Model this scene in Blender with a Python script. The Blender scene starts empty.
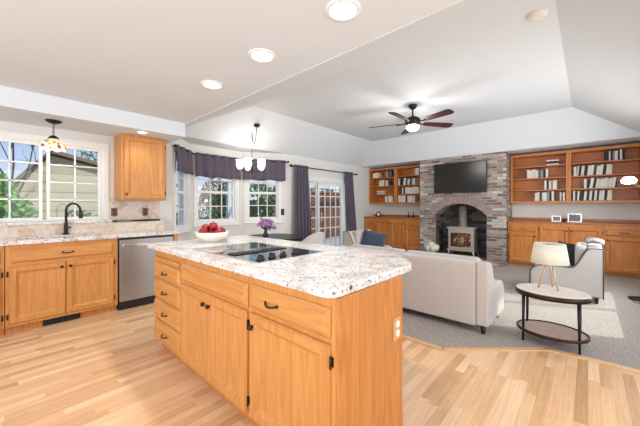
import bpy, bmesh, math, random
from mathutils import Vector, Matrix

# ------------------------------------------------------------------ camera, sky, lights, exposure
scn = bpy.context.scene
COL = scn.collection
PI = math.pi
YAW = math.atan(268 / 293.0)
cam_d = bpy.data.cameras.new('camera')
cam = bpy.data.objects.new('camera', cam_d)
COL.objects.link(cam)
cam.location = (0, 0, 1.24)
cam.rotation_euler = (PI / 2, 0, YAW)
cam_d.sensor_width = 36
cam_d.lens = 293 / 640 * 36
cam_d.shift_y = -7 / 640
cam_d.clip_start = 0.05
scn.camera = cam

scn.view_settings.view_transform = 'Standard'
scn.view_settings.look = 'None'
scn.view_settings.gamma = 1
scn.view_settings.use_curve_mapping = False
scn.view_settings.exposure = 0.0

world = bpy.data.worlds.new('sky')
scn.world = world
world.use_nodes = True
wn = world.node_tree.nodes
wl = world.node_tree.links
for n in list(wn):
    wn.remove(n)
w_out = wn.new('ShaderNodeOutputWorld')
w_bg = wn.new('ShaderNodeBackground')
w_tc = wn.new('ShaderNodeTexCoord')
w_sep = wn.new('ShaderNodeSeparateXYZ')
w_ramp = wn.new('ShaderNodeValToRGB')
w_ramp.color_ramp.elements[0].position = 0.0
w_ramp.color_ramp.elements[0].color = (0.88, 0.92, 1.0, 1)
w_ramp.color_ramp.elements[1].position = 0.55
w_ramp.color_ramp.elements[1].color = (0.22, 0.40, 0.85, 1)
e = w_ramp.color_ramp.elements.new(0.16)
e.color = (0.48, 0.65, 0.98, 1)
wl.new(w_tc.outputs['Generated'], w_sep.inputs[0])
wl.new(w_sep.outputs['Z'], w_ramp.inputs[0])
wl.new(w_ramp.outputs[0], w_bg.inputs[0])
w_bg.inputs[1].default_value = 0.95
wl.new(w_bg.outputs[0], w_out.inputs[0])

def light(name, kind, loc, energy, color=(1, 1, 1), rot=(0, 0, 0), size=0.1, size_y=None, **kw):
    d = bpy.data.lights.new(name, kind)
    d.energy = energy
    d.color = color
    if kind == 'AREA':
        d.size = size
        if size_y:
            d.shape = 'RECTANGLE'
            d.size_y = size_y
    elif kind == 'SUN':
        d.angle = size
    else:
        d.shadow_soft_size = size
    for k, v in kw.items():
        setattr(d, k, v)
    o = bpy.data.objects.new(name, d)
    COL.objects.link(o)
    o.location = loc
    o.rotation_euler = rot
    return o

sun = light('sun', 'SUN', (6, 4, 12), 3.3, (1.0, 0.95, 0.86), size=0.02)
sun.rotation_euler = Vector((-0.62, -0.30, -0.74)).to_track_quat('-Z', 'Y').to_euler()
# added fill lights out of view, behind the camera and at the side opening
light('fill_rear', 'AREA', (-0.6, -2.5, 1.35), 125, (0.91, 0.95, 1.0), (PI / 2 + 0.30, 0, 0), 4.2, 2.2)
light('fill_side', 'AREA', (2.9, 1.6, 1.35), 75, (0.94, 0.97, 1.0), (PI / 2 + 0.30, 0, PI / 2), 3.0, 2.1)
# added fill light outside the made-up side window, brightens the bookcase end
light('fill_living', 'AREA', (1.05, 5.15, 1.35), 85, (0.97, 0.98, 1.0), (PI / 2, 0, PI / 2), 2.0, 1.6)

# ------------------------------------------------------------------ materials
def lin(c):
    return tuple(((x / 255) / 12.92 if x / 255 <= 0.04045 else ((x / 255 + 0.055) / 1.055) ** 2.4) for x in c)

def new_mat(name):
    m = bpy.data.materials.new(name)
    m.use_nodes = True
    nt = m.node_tree
    return m, nt, nt.nodes, nt.links, nt.nodes['Principled BSDF']

def mat(name, rgb, rough=0.5, metal=0.0, emit=None, estr=0.0, noise=0.0, nscale=40, bump=0.0, coat=0.0, sheen=0.0):
    m, nt, N, L, p = new_mat(name)
    c = lin(rgb)
    p.inputs['Base Color'].default_value = (*c, 1)
    p.inputs['Roughness'].default_value = rough
    p.inputs['Metallic'].default_value = metal
    if coat:
        p.inputs['Coat Weight'].default_value = coat
    if sheen:
        p.inputs['Sheen Weight'].default_value = sheen
    if emit:
        p.inputs['Emission Color'].default_value = (*lin(emit), 1)
        p.inputs['Emission Strength'].default_value = estr
    tc = N.new('ShaderNodeTexCoord')
    nz = N.new('ShaderNodeTexNoise')
    nz.inputs['Scale'].default_value = nscale
    nz.inputs['Detail'].default_value = 3
    L.new(tc.outputs['Object'], nz.inputs['Vector'])
    if noise:
        mx = N.new('ShaderNodeMix')
        mx.data_type = 'RGBA'
        mx.inputs[6].default_value = (*[x * (1 - noise) for x in c], 1)
        mx.inputs[7].default_value = (*[min(1, x * (1 + noise)) for x in c], 1)
        L.new(nz.outputs['Fac'], mx.inputs[0])
        L.new(mx.outputs[2], p.inputs['Base Color'])
    if bump:
        b = N.new('ShaderNodeBump')
        b.inputs['Strength'].default_value = bump
        b.inputs['Distance'].default_value = 0.01
        L.new(nz.outputs['Fac'], b.inputs['Height'])
        L.new(b.outputs[0], p.inputs['Normal'])
    return m

def ramp(N, stops):
    r = N.new('ShaderNodeValToRGB')
    el = r.color_ramp.elements
    while len(el) < len(stops):
        el.new(0.5)
    for e_, (pos, c) in zip(el, stops):
        e_.position = pos
        e_.color = (*lin(c), 1)
    return r

def oak_mat(name, light_c, dark_c, axis='z', rough=0.38):
    """straight grain with cathedral arches running along one object axis"""
    m, nt, N, L, p = new_mat(name)
    tc = N.new('ShaderNodeTexCoord')
    oi = N.new('ShaderNodeObjectInfo')
    add = N.new('ShaderNodeVectorMath')
    add.operation = 'ADD'
    mul = N.new('ShaderNodeVectorMath')
    mul.operation = 'SCALE'
    mul.inputs['Scale'].default_value = 7.0
    cmb = N.new('ShaderNodeCombineXYZ')
    for i in range(3):
        L.new(oi.outputs['Random'], cmb.inputs[i])
    L.new(cmb.outputs[0], mul.inputs[0])
    L.new(tc.outputs['Object'], add.inputs[0])
    L.new(mul.outputs[0], add.inputs[1])
    mp = N.new('ShaderNodeMapping')
    s = {'x': (0.7, 12, 12), 'y': (12, 0.7, 12), 'z': (12, 12, 0.7)}[axis]
    mp.inputs['Scale'].default_value = s
    L.new(add.outputs[0], mp.inputs[0])
    n1 = N.new('ShaderNodeTexNoise')
    n1.inputs['Scale'].default_value = 0.9
    n1.inputs['Detail'].default_value = 1.5
    n1.inputs['Distortion'].default_value = 0.3
    L.new(mp.outputs[0], n1.inputs['Vector'])
    # growth rings: repeat the slow noise many times
    mth = N.new('ShaderNodeMath')
    mth.operation = 'MULTIPLY'
    mth.inputs[1].default_value = 17.0
    L.new(n1.outputs['Fac'], mth.inputs[0])
    fr = N.new('ShaderNodeMath')
    fr.operation = 'PINGPONG'
    fr.inputs[1].default_value = 1.0
    L.new(mth.outputs[0], fr.inputs[0])
    n2 = N.new('ShaderNodeTexNoise')
    n2.inputs['Scale'].default_value = 9.0
    n2.inputs['Detail'].default_value = 4
    L.new(mp.outputs[0], n2.inputs['Vector'])
    mx = N.new('ShaderNodeMix')
    mx.data_type = 'FLOAT'
    mx.inputs[0].default_value = 0.62
    L.new(fr.outputs[0], mx.inputs[2])
    L.new(n2.outputs['Fac'], mx.inputs[3])
    r = ramp(N, [(0.12, dark_c), (0.5, tuple((a + b) / 2 for a, b in zip(light_c, dark_c))), (0.85, light_c)])
    L.new(mx.outputs[0], r.inputs[0])
    L.new(r.outputs[0], p.inputs['Base Color'])
    p.inputs['Roughness'].default_value = rough
    b = N.new('ShaderNodeBump')
    b.inputs['Strength'].default_value = 0.08
    b.inputs['Distance'].default_value = 0.004
    L.new(n2.outputs['Fac'], b.inputs['Height'])
    L.new(b.outputs[0], p.inputs['Normal'])
    return m

def brick_mat(name, cols, mortar, bw=0.2, bh=0.065, ms=0.008, rough=0.85, squash=None, rot45=False, bump=0.6):
    m, nt, N, L, p = new_mat(name)
    tc = N.new('ShaderNodeTexCoord')
    sp = N.new('ShaderNodeSeparateXYZ')
    L.new(tc.outputs['Object'], sp.inputs[0])
    ad = N.new('ShaderNodeMath')
    L.new(sp.outputs[0], ad.inputs[0])
    L.new(sp.outputs[1], ad.inputs[1])
    cb = N.new('ShaderNodeCombineXYZ')
    L.new(ad.outputs[0], cb.inputs[0])
    L.new(sp.outputs[2], cb.inputs[1])
    vec = cb.outputs[0]
    if rot45:
        mp = N.new('ShaderNodeMapping')
        mp.inputs['Rotation'].default_value = (0, 0, PI / 4)
        L.new(vec, mp.inputs[0])
        vec = mp.outputs[0]
    bt = N.new('ShaderNodeTexBrick')
    bt.inputs['Scale'].default_value = 1.0
    bt.inputs['Brick Width'].default_value = bw
    bt.inputs['Row Height'].default_value = bh
    bt.inputs['Mortar Size'].default_value = ms
    bt.inputs['Mortar Smooth'].default_value = 0.2
    bt.inputs['Color1'].default_value = (0, 0, 0, 1)
    bt.inputs['Color2'].default_value = (1, 1, 1, 1)
    bt.inputs['Mortar'].default_value = (0.5, 0.5, 0.5, 1)
    bt.offset = 0.0 if rot45 else 0.5
    L.new(vec, bt.inputs['Vector'])
    r = ramp(N, [(i / (len(cols) - 1), c) for i, c in enumerate(cols)])
    L.new(bt.outputs['Color'], r.inputs[0])
    nz = N.new('ShaderNodeTexNoise')
    nz.inputs['Scale'].default_value = 22
    nz.inputs['Detail'].default_value = 5
    L.new(tc.outputs['Object'], nz.inputs['Vector'])
    ov = N.new('ShaderNodeMix')
    ov.data_type = 'RGBA'
    ov.blend_type = 'OVERLAY'
    ov.inputs[0].default_value = 0.6
    L.new(r.outputs[0], ov.inputs[6])
    L.new(nz.outputs['Fac'], ov.inputs[7])
    mx = N.new('ShaderNodeMix')
    mx.data_type = 'RGBA'
    mx.inputs[7].default_value = (*lin(mortar), 1)
    L.new(bt.outputs['Fac'], mx.inputs[0])
    L.new(ov.outputs[2], mx.inputs[6])
    L.new(mx.outputs[2], p.inputs['Base Color'])
    p.inputs['Roughness'].default_value = rough
    inv = N.new('ShaderNodeMath')
    inv.operation = 'SUBTRACT'
    inv.inputs[0].default_value = 1.0
    L.new(bt.outputs['Fac'], inv.inputs[1])
    b = N.new('ShaderNodeBump')
    b.inputs['Strength'].default_value = bump
    b.inputs['Distance'].default_value = 0.006
    L.new(inv.outputs[0], b.inputs['Height'])
    L.new(b.outputs[0], p.inputs['Normal'])
    return m

def plank_mat():
    """random-length oak strips running along y"""
    m, nt, N, L, p = new_mat('oak_floor_planks')
    tc = N.new('ShaderNodeTexCoord')
    sp = N.new('ShaderNodeSeparateXYZ')
    L.new(tc.outputs['Object'], sp.inputs[0])
    def math_(op, a, b=None):
        n = N.new('ShaderNodeMath')
        n.operation = op
        for i, v in enumerate((a, b)):
            if v is None:
                continue
            if isinstance(v, (int, float)):
                n.inputs[i].default_value = v
            else:
                L.new(v, n.inputs[i])
        return n.outputs[0]
    rx = math_('DIVIDE', sp.outputs[0], 0.062)
    row = math_('FLOOR', rx)
    w1 = N.new('ShaderNodeTexWhiteNoise')
    w1.noise_dimensions = '1D'
    L.new(row, w1.inputs['W'])
    shift = math_('MULTIPLY', w1.outputs['Value'], 9.7)
    ln = math_('ADD', math_('MULTIPLY', w1.outputs['Value'], 0.35), 0.45)
    cy = math_('ADD', math_('DIVIDE', sp.outputs[1], ln), shift)
    colm = math_('FLOOR', cy)
    cb = N.new('ShaderNodeCombineXYZ')
    L.new(row, cb.inputs[0])
    L.new(colm, cb.inputs[1])
    w2 = N.new('ShaderNodeTexWhiteNoise')
    w2.noise_dimensions = '2D'
    L.new(cb.outputs[0], w2.inputs['Vector'])
    r = ramp(N, [(0.0, (192, 146, 102)), (0.10, (210, 165, 119)), (0.30, (224, 181, 136)), (0.75, (231, 191, 148)), (1.0, (240, 206, 166))])
    L.new(w2.outputs['Value'], r.inputs[0])
    g = N.new('ShaderNodeMapping')
    g.inputs['Scale'].default_value = (20, 0.9, 1)
    L.new(tc.outputs['Object'], g.inputs[0])
    of = N.new('ShaderNodeVectorMath')
    L.new(g.outputs[0], of.inputs[0])
    L.new(w2.outputs['Color'], of.inputs[1])
    nz = N.new('ShaderNodeTexNoise')
    nz.inputs['Scale'].default_value = 2.4
    nz.inputs['Detail'].default_value = 5
    nz.inputs['Distortion'].default_value = 0.8
    L.new(of.outputs[0], nz.inputs['Vector'])
    ov = N.new('ShaderNodeMix')
    ov.data_type = 'RGBA'
    ov.blend_type = 'OVERLAY'
    ov.inputs[0].default_value = 0.40
    L.new(r.outputs[0], ov.inputs[6])
    L.new(nz.outputs['Fac'], ov.inputs[7])
    fx = math_('FRACT', rx)
    seam = math_('LESS_THAN', fx, 0.018)
    mx = N.new('ShaderNodeMix')
    mx.data_type = 'RGBA'
    mx.blend_type = 'MULTIPLY'
    L.new(math_('MULTIPLY', seam, 0.5), mx.inputs[0])
    L.new(ov.outputs[2], mx.inputs[6])
    mx.inputs[7].default_value = (*lin((170, 130, 96)), 1)
    L.new(mx.outputs[2], p.inputs['Base Color'])
    p.inputs['Roughness'].default_value = 0.34
    return m

def granite_mat():
    m, nt, N, L, p = new_mat('speckled_granite')
    tc = N.new('ShaderNodeTexCoord')
    a = N.new('ShaderNodeTexNoise')
    a.inputs['Scale'].default_value = 9
    a.inputs['Detail'].default_value = 4
    L.new(tc.outputs['Object'], a.inputs['Vector'])
    base = ramp(N, [(0.30, (200, 188, 178)), (0.46, (220, 214, 208)), (0.60, (232, 230, 228)), (0.8, (208, 205, 202))])
    L.new(a.outputs['Fac'], base.inputs[0])
    b = N.new('ShaderNodeTexNoise')
    b.inputs['Scale'].default_value = 52
    b.inputs['Detail'].default_value = 6
    b.inputs['Roughness'].default_value = 0.7
    L.new(tc.outputs['Object'], b.inputs['Vector'])
    sp = ramp(N, [(0.0, (255, 255, 255)), (0.55, (255, 255, 255)), (0.60, (150, 138, 132)), (0.65, (60, 56, 56))])
    L.new(b.outputs['Fac'], sp.inputs[0])
    mu = N.new('ShaderNodeMix')
    mu.data_type = 'RGBA'
    mu.blend_type = 'MULTIPLY'
    mu.inputs[0].default_value = 1.0
    L.new(base.outputs[0], mu.inputs[6])
    L.new(sp.outputs[0], mu.inputs[7])
    L.new(mu.outputs[2], p.inputs['Base Color'])
    p.inputs['Roughness'].default_value = 0.16
    return m

def carpet_mat():
    m, nt, N, L, p = new_mat('grey_carpet_pile')
    tc = N.new('ShaderNodeTexCoord')
    a = N.new('ShaderNodeTexNoise')
    a.inputs['Scale'].default_value = 70
    a.inputs['Detail'].default_value = 6
    a.inputs['Roughness'].default_value = 0.75
    L.new(tc.outputs['Object'], a.inputs['Vector'])
    r = ramp(N, [(0.34, (126, 117, 110)), (0.5, (164, 156, 149)), (0.66, (196, 188, 181))])
    L.new(a.outputs['Fac'], r.inputs[0])
    L.new(r.outputs[0], p.inputs['Base Color'])
    p.inputs['Roughness'].default_value = 1.0
    b = N.new('ShaderNodeBump')
    b.inputs['Strength'].default_value = 0.7
    b.inputs['Distance'].default_value = 0.01
    L.new(a.outputs['Fac'], b.inputs['Height'])
    L.new(b.outputs[0], p.inputs['Normal'])
    return m

def glass_mat(name='window_glass'):
    m, nt, N, L, p = new_mat(name)
    N.remove(p)
    out = N['Material Output']
    tr = N.new('ShaderNodeBsdfTransparent')
    tr.inputs[0].default_value = (0.97, 0.985, 0.98, 1)
    gl = N.new('ShaderNodeBsdfGlossy')
    gl.inputs['Roughness'].default_value = 0.02
    lw = N.new('ShaderNodeLayerWeight')
    lw.inputs[0].default_value = 0.5
    pw = N.new('ShaderNodeMath')
    pw.operation = 'POWER'
    pw.inputs[1].default_value = 5.0
    L.new(lw.outputs['Facing'], pw.inputs[0])
    fz = N.new('ShaderNodeMath')
    fz.operation = 'MULTIPLY_ADD'
    fz.inputs[1].default_value = 0.5
    fz.inputs[2].default_value = 0.02
    L.new(pw.outputs[0], fz.inputs[0])
    mx = N.new('ShaderNodeMixShader')
    L.new(fz.outputs[0], mx.inputs[0])
    L.new(tr.outputs[0], mx.inputs[1])
    L.new(gl.outputs[0], mx.inputs[2])
    L.new(mx.outputs[0], out.inputs[0])
    return m

M = {
    'ceiling': mat('white_ceiling_paint', (224, 229, 234), 0.9, noise=0.02, nscale=60, bump=0.05),
    'wall': mat('pale_grey_wall_paint', (226, 225, 221), 0.9, noise=0.02, nscale=60, bump=0.05),
    'trim': mat('white_trim_paint', (240, 240, 238), 0.45),
    'floor': plank_mat(),
    'carpet': carpet_mat(),
    'oak': oak_mat('honey_oak', (217, 154, 86), (188, 124, 62)),
    'oak_h': oak_mat('honey_oak_sideways', (217, 154, 86), (190, 126, 64), 'x'),
    'oak_side': oak_mat('honey_oak_panel', (210, 142, 74), (178, 108, 48)),
    'oak_d': oak_mat('amber_oak', (216, 142, 70), (178, 104, 44)),
    'oak_dh': oak_mat('amber_oak_sideways', (212, 138, 68), (174, 100, 44), 'x'),
    'oak_back': oak_mat('amber_oak_panel', (212, 132, 62), (174, 96, 40), 'x'),
    'oak_top': oak_mat('dark_oak_top', (190, 114, 54), (150, 84, 36), 'x', 0.3),
    'granite': granite_mat(),
    'steel': mat('brushed_steel', (176, 178, 180), 0.32, 0.9, noise=0.05, nscale=8),
    'steel_l': mat('bright_steel', (225, 226, 228), 0.22, 1.0),
    'black': mat('satin_black', (26, 25, 25), 0.4),
    'blackgloss': mat('black_glass', (12, 12, 13), 0.05, coat=0.5),
    'blackmetal': mat('dark_iron', (38, 35, 34), 0.42, 0.6),
    'bronze': mat('dark_bronze', (62, 48, 40), 0.35, 0.8),
    'tile': brick_mat('beige_wall_tile', [(206, 184, 164), (222, 203, 185), (232, 216, 199)], (226, 214, 202), 0.15, 0.15, 0.004, 0.4, rot45=True, bump=0.2),
    'tile_sq': brick_mat('beige_square_tile', [(212, 190, 168), (224, 204, 184), (230, 214, 198)], (226, 214, 202), 0.15, 0.2, 0.003, 0.4, bump=0.2),
    'brick': brick_mat('grey_brown_brick', [(106, 88, 82), (136, 117, 109), (154, 137, 129), (171, 158, 150), (206, 198, 192)], (164, 155, 149), 0.2, 0.06, 0.008),
    'brick_d': brick_mat('sooty_brick', [(52, 48, 47), (76, 70, 68), (96, 88, 84), (110, 104, 100)], (78, 74, 72), 0.2, 0.068, 0.007),
    'glass': glass_mat(),
    'cloth_white': mat('off_white_upholstery', (194, 186, 180), 0.85, noise=0.03, nscale=220, bump=0.1, sheen=0.2),
    'cloth_grey': mat('light_grey_upholstery', (192, 187, 183), 0.85, noise=0.05, nscale=200, bump=0.1, sheen=0.2),
    'piping': mat('charcoal_piping', (58, 54, 54), 0.8),
    'darkwood': mat('espresso_wood', (44, 34, 30), 0.4),
    'navy': mat('slate_blue_cushion', (46, 60, 80), 0.8, noise=0.12, nscale=90, sheen=0.3),
    'black_cloth': mat('black_cushion', (38, 38, 42), 0.85, noise=0.1, nscale=90),
    'curtain': mat('plum_grey_curtain', (92, 83, 98), 0.85, noise=0.08, nscale=120, sheen=0.15),
    'white_shade': mat('glowing_white_glass', (255, 250, 242), 0.4, emit=(255, 250, 242), estr=4.0),
    'lens': mat('glowing_light_lens', (255, 252, 246), 0.4, emit=(255, 250, 242), estr=6.0),
    'marble': mat('pale_stone_top', (232, 224, 214), 0.3, noise=0.03, nscale=12),
    'shade': mat('cream_lamp_shade', (234, 227, 210), 0.85),
    'lampleg': mat('pale_brass', (204, 178, 150), 0.35, 0.5),
    'red': mat('red_apple_skin', (150, 22, 32), 0.3, noise=0.3, nscale=26),
    'bowl': mat('cream_ceramic', (238, 230, 214), 0.3),
    'purple': mat('violet_petals', (212, 168, 216), 0.7, noise=0.25, nscale=30),
    'leaf': mat('green_leaf', (70, 104, 52), 0.6, noise=0.3, nscale=20),
    'petal_white': mat('cream_petals', (232, 228, 212), 0.7, noise=0.06, nscale=60),
    'paper': mat('book_pages', (226, 218, 200), 0.8),
    'stove': mat('pewter_enamel', (176, 170, 164), 0.4, 0.2),
    'flue': mat('stone_grey_flue_pipe', (150, 140, 130), 0.45, 0.3),
    'fire': None,
    'blade': mat('mahogany_blade', (66, 30, 32), 0.4, noise=0.2, nscale=12),
    'outlet_brown': mat('brown_outlet_plate', (136, 88, 60), 0.5),
    'plate_tan': mat('tan_outlet_plate', (206, 160, 104), 0.5),
    'white_plastic': mat('white_plastic', (238, 236, 230), 0.4),
    'grass': mat('lawn', (92, 118, 58), 0.95, noise=0.35, nscale=6),
    'foliage': mat('bush_leaves', (120, 168, 72), 0.7, noise=0.45, nscale=5),
    'foliage_d': mat('dark_tree_leaves', (86, 116, 60), 0.7, noise=0.45, nscale=5),
    'foliage_o': mat('autumn_leaves', (146, 116, 62), 0.7, noise=0.4, nscale=5),
    'bark': mat('bark', (92, 78, 66), 0.9, noise=0.2, nscale=14),
    'siding': None,
    'roofing': mat('brown_roof_shingle', (142, 120, 100), 0.9, noise=0.2, nscale=18),
    'lattice': mat('red_brown_cedar', (176, 126, 100), 0.8, noise=0.25, nscale=9),
    'patio': mat('patio_concrete', (186, 182, 176), 0.9, noise=0.08, nscale=6),
}

def siding_mat():
    m, nt, N, L, p = new_mat('tan_lap_siding')
    tc = N.new('ShaderNodeTexCoord')
    wv = N.new('ShaderNodeTexWave')
    wv.wave_type = 'BANDS'
    wv.bands_direction = 'Z'
    wv.wave_profile = 'SAW'
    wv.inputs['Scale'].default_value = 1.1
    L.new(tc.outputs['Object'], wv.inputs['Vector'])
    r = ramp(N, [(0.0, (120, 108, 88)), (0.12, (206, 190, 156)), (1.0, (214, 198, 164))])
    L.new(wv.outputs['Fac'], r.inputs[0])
    L.new(r.outputs[0], p.inputs['Base Color'])
    p.inputs['Roughness'].default_value = 0.8
    return m
M['siding'] = siding_mat()

def fire_mat():
    m, nt, N, L, p = new_mat('stove_fire')
    tc = N.new('ShaderNodeTexCoord')
    nz = N.new('ShaderNodeTexNoise')
    nz.inputs['Scale'].default_value = 11
    nz.inputs['Detail'].default_value = 4
    L.new(tc.outputs['Object'], nz.inputs['Vector'])
    r = ramp(N, [(0.50, (20, 14, 11)), (0.60, (140, 62, 24)), (0.68, (250, 170, 84)), (0.76, (255, 232, 180))])
    L.new(nz.outputs['Fac'], r.inputs[0])
    p.inputs['Base Color'].default_value = (0.02, 0.01, 0.01, 1)
    L.new(r.outputs[0], p.inputs['Emission Color'])
    p.inputs['Emission Strength'].default_value = 0.8
    return m
M['fire'] = fire_mat()

def tiffany_mat():
    m, nt, N, L, p = new_mat('stained_glass_shade')
    tc = N.new('ShaderNodeTexCoord')
    v = N.new('ShaderNodeTexVoronoi')
    v.inputs['Scale'].default_value = 38
    L.new(tc.outputs['Object'], v.inputs['Vector'])
    sp = N.new('ShaderNodeSeparateColor')
    L.new(v.outputs['Color'], sp.inputs[0])
    r = ramp(N, [(0.0, (250, 236, 204)), (0.45, (255, 246, 226)), (0.6, (214, 160, 74)), (0.72, (250, 232, 190)), (0.86, (150, 92, 44)), (0.95, (120, 140, 160))])
    r.color_ramp.interpolation = 'CONSTANT'
    L.new(sp.outputs[0], r.inputs[0])
    L.new(r.outputs[0], p.inputs['Base Color'])
    L.new(r.outputs[0], p.inputs['Emission Color'])
    p.inputs['Emission Strength'].default_value = 0.4
    p.inputs['Roughness'].default_value = 0.3
    return m
M['tiffany'] = tiffany_mat()

# ------------------------------------------------------------------ mesh helpers
class MB:
    def __init__(s):
        s.v, s.f, s.sm, s.mi = [], [], [], []
        s.cur = 0

    def add(s, vs, fs, smooth=False):
        o = len(s.v)
        s.v += [tuple(v) for v in vs]
        for f in fs:
            s.f.append([i + o for i in f])
            s.sm.append(smooth)
            s.mi.append(s.cur)
        return s

    def box(s, x0, y0, z0, x1, y1, z1):
        v = [(x, y, z) for z in (z0, z1) for y in (y0, y1) for x in (x0, x1)]
        return s.add(v, [(0, 2, 3, 1), (4, 5, 7, 6), (0, 1, 5, 4), (2, 6, 7, 3), (0, 4, 6, 2), (1, 3, 7, 5)])

    def prism(s, poly, lo, hi, axis='z'):
        """extrude a 2-D outline; axis z: (x,y), y: (x,z), x: (y,z)"""
        def mk(p, t):
            return {'z': (p[0], p[1], t), 'y': (p[0], t, p[1]), 'x': (t, p[0], p[1])}[axis]
        n = len(poly)
        v = [mk(p, lo) for p in poly] + [mk(p, hi) for p in poly]
        fs = [tuple(range(n))[::-1], tuple(range(n, 2 * n))]
        for i in range(n):
            j = (i + 1) % n
            fs.append((i, j, n + j, n + i))
        return s.add(v, fs)

    def lathe(s, prof, c=(0, 0, 0), n=24, sx=1, sy=1, caps=True):
        v, fs = [], []
        for r, z in prof:
            for k in range(n):
                a = 2 * PI * k / n
                v.append((c[0] + r * sx * math.cos(a), c[1] + r * sy * math.sin(a), c[2] + z))
        for i in range(len(prof) - 1):
            for k in range(n):
                k2 = (k + 1) % n
                fs.append((i * n + k, i * n + k2, (i + 1) * n + k2, (i + 1) * n + k))
        s.add(v, fs, True)
        if caps:
            m = len(s.v) - len(v)
            s.f.append([m + k for k in range(n)][::-1]); s.sm.append(False); s.mi.append(s.cur)
            q = m + (len(prof) - 1) * n
            s.f.append([q + k for k in range(n)]); s.sm.append(False); s.mi.append(s.cur)
        return s

    def tube(s, pts, r, n=8, caps=True):
        pts = [Vector(p) for p in pts]
        rs = r if isinstance(r, (list, tuple)) else [r] * len(pts)
        v, fs = [], []
        ref = None
        for i, p in enumerate(pts):
            t = (pts[min(i + 1, len(pts) - 1)] - pts[max(i - 1, 0)]).normalized()
            if ref is None:
                ref = t.orthogonal().normalized()
            else:
                ref = (ref - t * ref.dot(t))
                ref = ref.normalized() if ref.length > 1e-6 else t.orthogonal().normalized()
            b = t.cross(ref)
            for k in range(n):
                a = 2 * PI * k / n
                v.append(p + (ref * math.cos(a) + b * math.sin(a)) * rs[i])
        for i in range(len(pts) - 1):
            for k in range(n):
                k2 = (k + 1) % n
                fs.append((i * n + k, i * n + k2, (i + 1) * n + k2, (i + 1) * n + k))
        s.add(v, fs, True)
        if caps:
            m = len(s.v) - len(v)
            s.f.append([m + k for k in range(n)][::-1]); s.sm.append(False); s.mi.append(s.cur)
            q = m + (len(pts) - 1) * n
            s.f.append([q + k for k in range(n)]); s.sm.append(False); s.mi.append(s.cur)
        return s

    def ball(s, c, r, sx=1, sy=1, sz=1, n=16, m=10):
        prof = [(max(1e-4, r * math.sin(PI * i / m)), -r * math.cos(PI * i / m) * sz) for i in range(m + 1)]
        return s.lathe(prof, c, n, sx, sy, caps=False)

    def rings(s, rect, steps):
        """stepped panel facing -y: rect=(x0,z0,x1,z1); steps=[(inset,y),...] from back edge to centre"""
        x0, z0, x1, z1 = rect
        v, fs = [], []
        for ins, y in steps:
            v += [(x0 + ins, y, z0 + ins), (x1 - ins, y, z0 + ins), (x1 - ins, y, z1 - ins), (x0 + ins, y, z1 - ins)]
        for i in range(len(steps) - 1):
            for k in range(4):
                k2 = (k + 1) % 4
                fs.append((i * 4 + k, i * 4 + k2, (i + 1) * 4 + k2, (i + 1) * 4 + k))
        q = (len(steps) - 1) * 4
        fs.append((q, q + 1, q + 2, q + 3))
        fs.append((3, 2, 1, 0))
        return s.add(v, fs)

    def build(s, name, material, parent=None, loc=None, rot=0.0, bevel=0.0, seg=2, recalc=True):
        me = bpy.data.meshes.new(name)
        me.from_pydata(s.v, [], s.f)
        ms = material if isinstance(material, (list, tuple)) else [material]
        for m in ms:
            me.materials.append(m)
        for p, sm, mi in zip(me.polygons, s.sm, s.mi):
            p.use_smooth = sm
            p.material_index = mi
        me.update()
        if recalc:
            bm = bmesh.new()
            bm.from_mesh(me)
            bmesh.ops.recalc_face_normals(bm, faces=bm.faces)
            bm.to_mesh(me)
            bm.free()
        o = bpy.data.objects.new(name, me)
        COL.objects.link(o)
        if parent:
            o.parent = parent
        if loc:
            o.location = loc
        o.rotation_euler = (0, 0, rot)
        if bevel:
            b = o.modifiers.new('bevel', 'BEVEL')
            b.width = bevel
            b.segments = seg
            b.limit_method = 'ANGLE'
            b.angle_limit = 0.6
            b.harden_normals = False
        return o

def tag(o, label, cat, group=None, kind=None):
    o['label'] = label
    o['category'] = cat
    if group:
        o['group'] = group
    if kind:
        o['kind'] = kind
    return o

def thing(name, label, cat, loc=(0, 0, 0), rotz=0.0, group=None):
    o = bpy.data.objects.new(name, None)
    COL.objects.link(o)
    o.empty_display_size = 0.1
    o.location = loc
    o.rotation_euler = (0, 0, rotz)
    return tag(o, label, cat, group)

def struct(o, label=None):
    o['kind'] = 'structure'
    if label:
        o['label'] = label
    return o

def copy_tree(o, parent=None):
    c = o.copy()
    COL.objects.link(c)
    if parent:
        c.parent = parent
    for ch in [x for x in bpy.data.objects if x.parent == o]:
        copy_tree(ch, c)
    return c

# ------------------------------------------------------------------ room shell
LX, BY, RX = -4.87, 7.80, 0.72        # left wall, back wall, right wall of the living room
KZ, WZ, TZ = 2.39, 2.38, 2.95         # kitchen ceiling, wall plate, tray top
SZ, SX = 2.20, -4.14                  # soffit underside, soffit face
EDGE = 1.745                          # end of the kitchen ceiling
LIP = 7.08

floor = MB().box(LX - 0.65, -2.7, -0.12, 3.2, BY + 0.2, 0.0).build('floor', M['floor'])
struct(floor, 'light oak strip plank floor')

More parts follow.
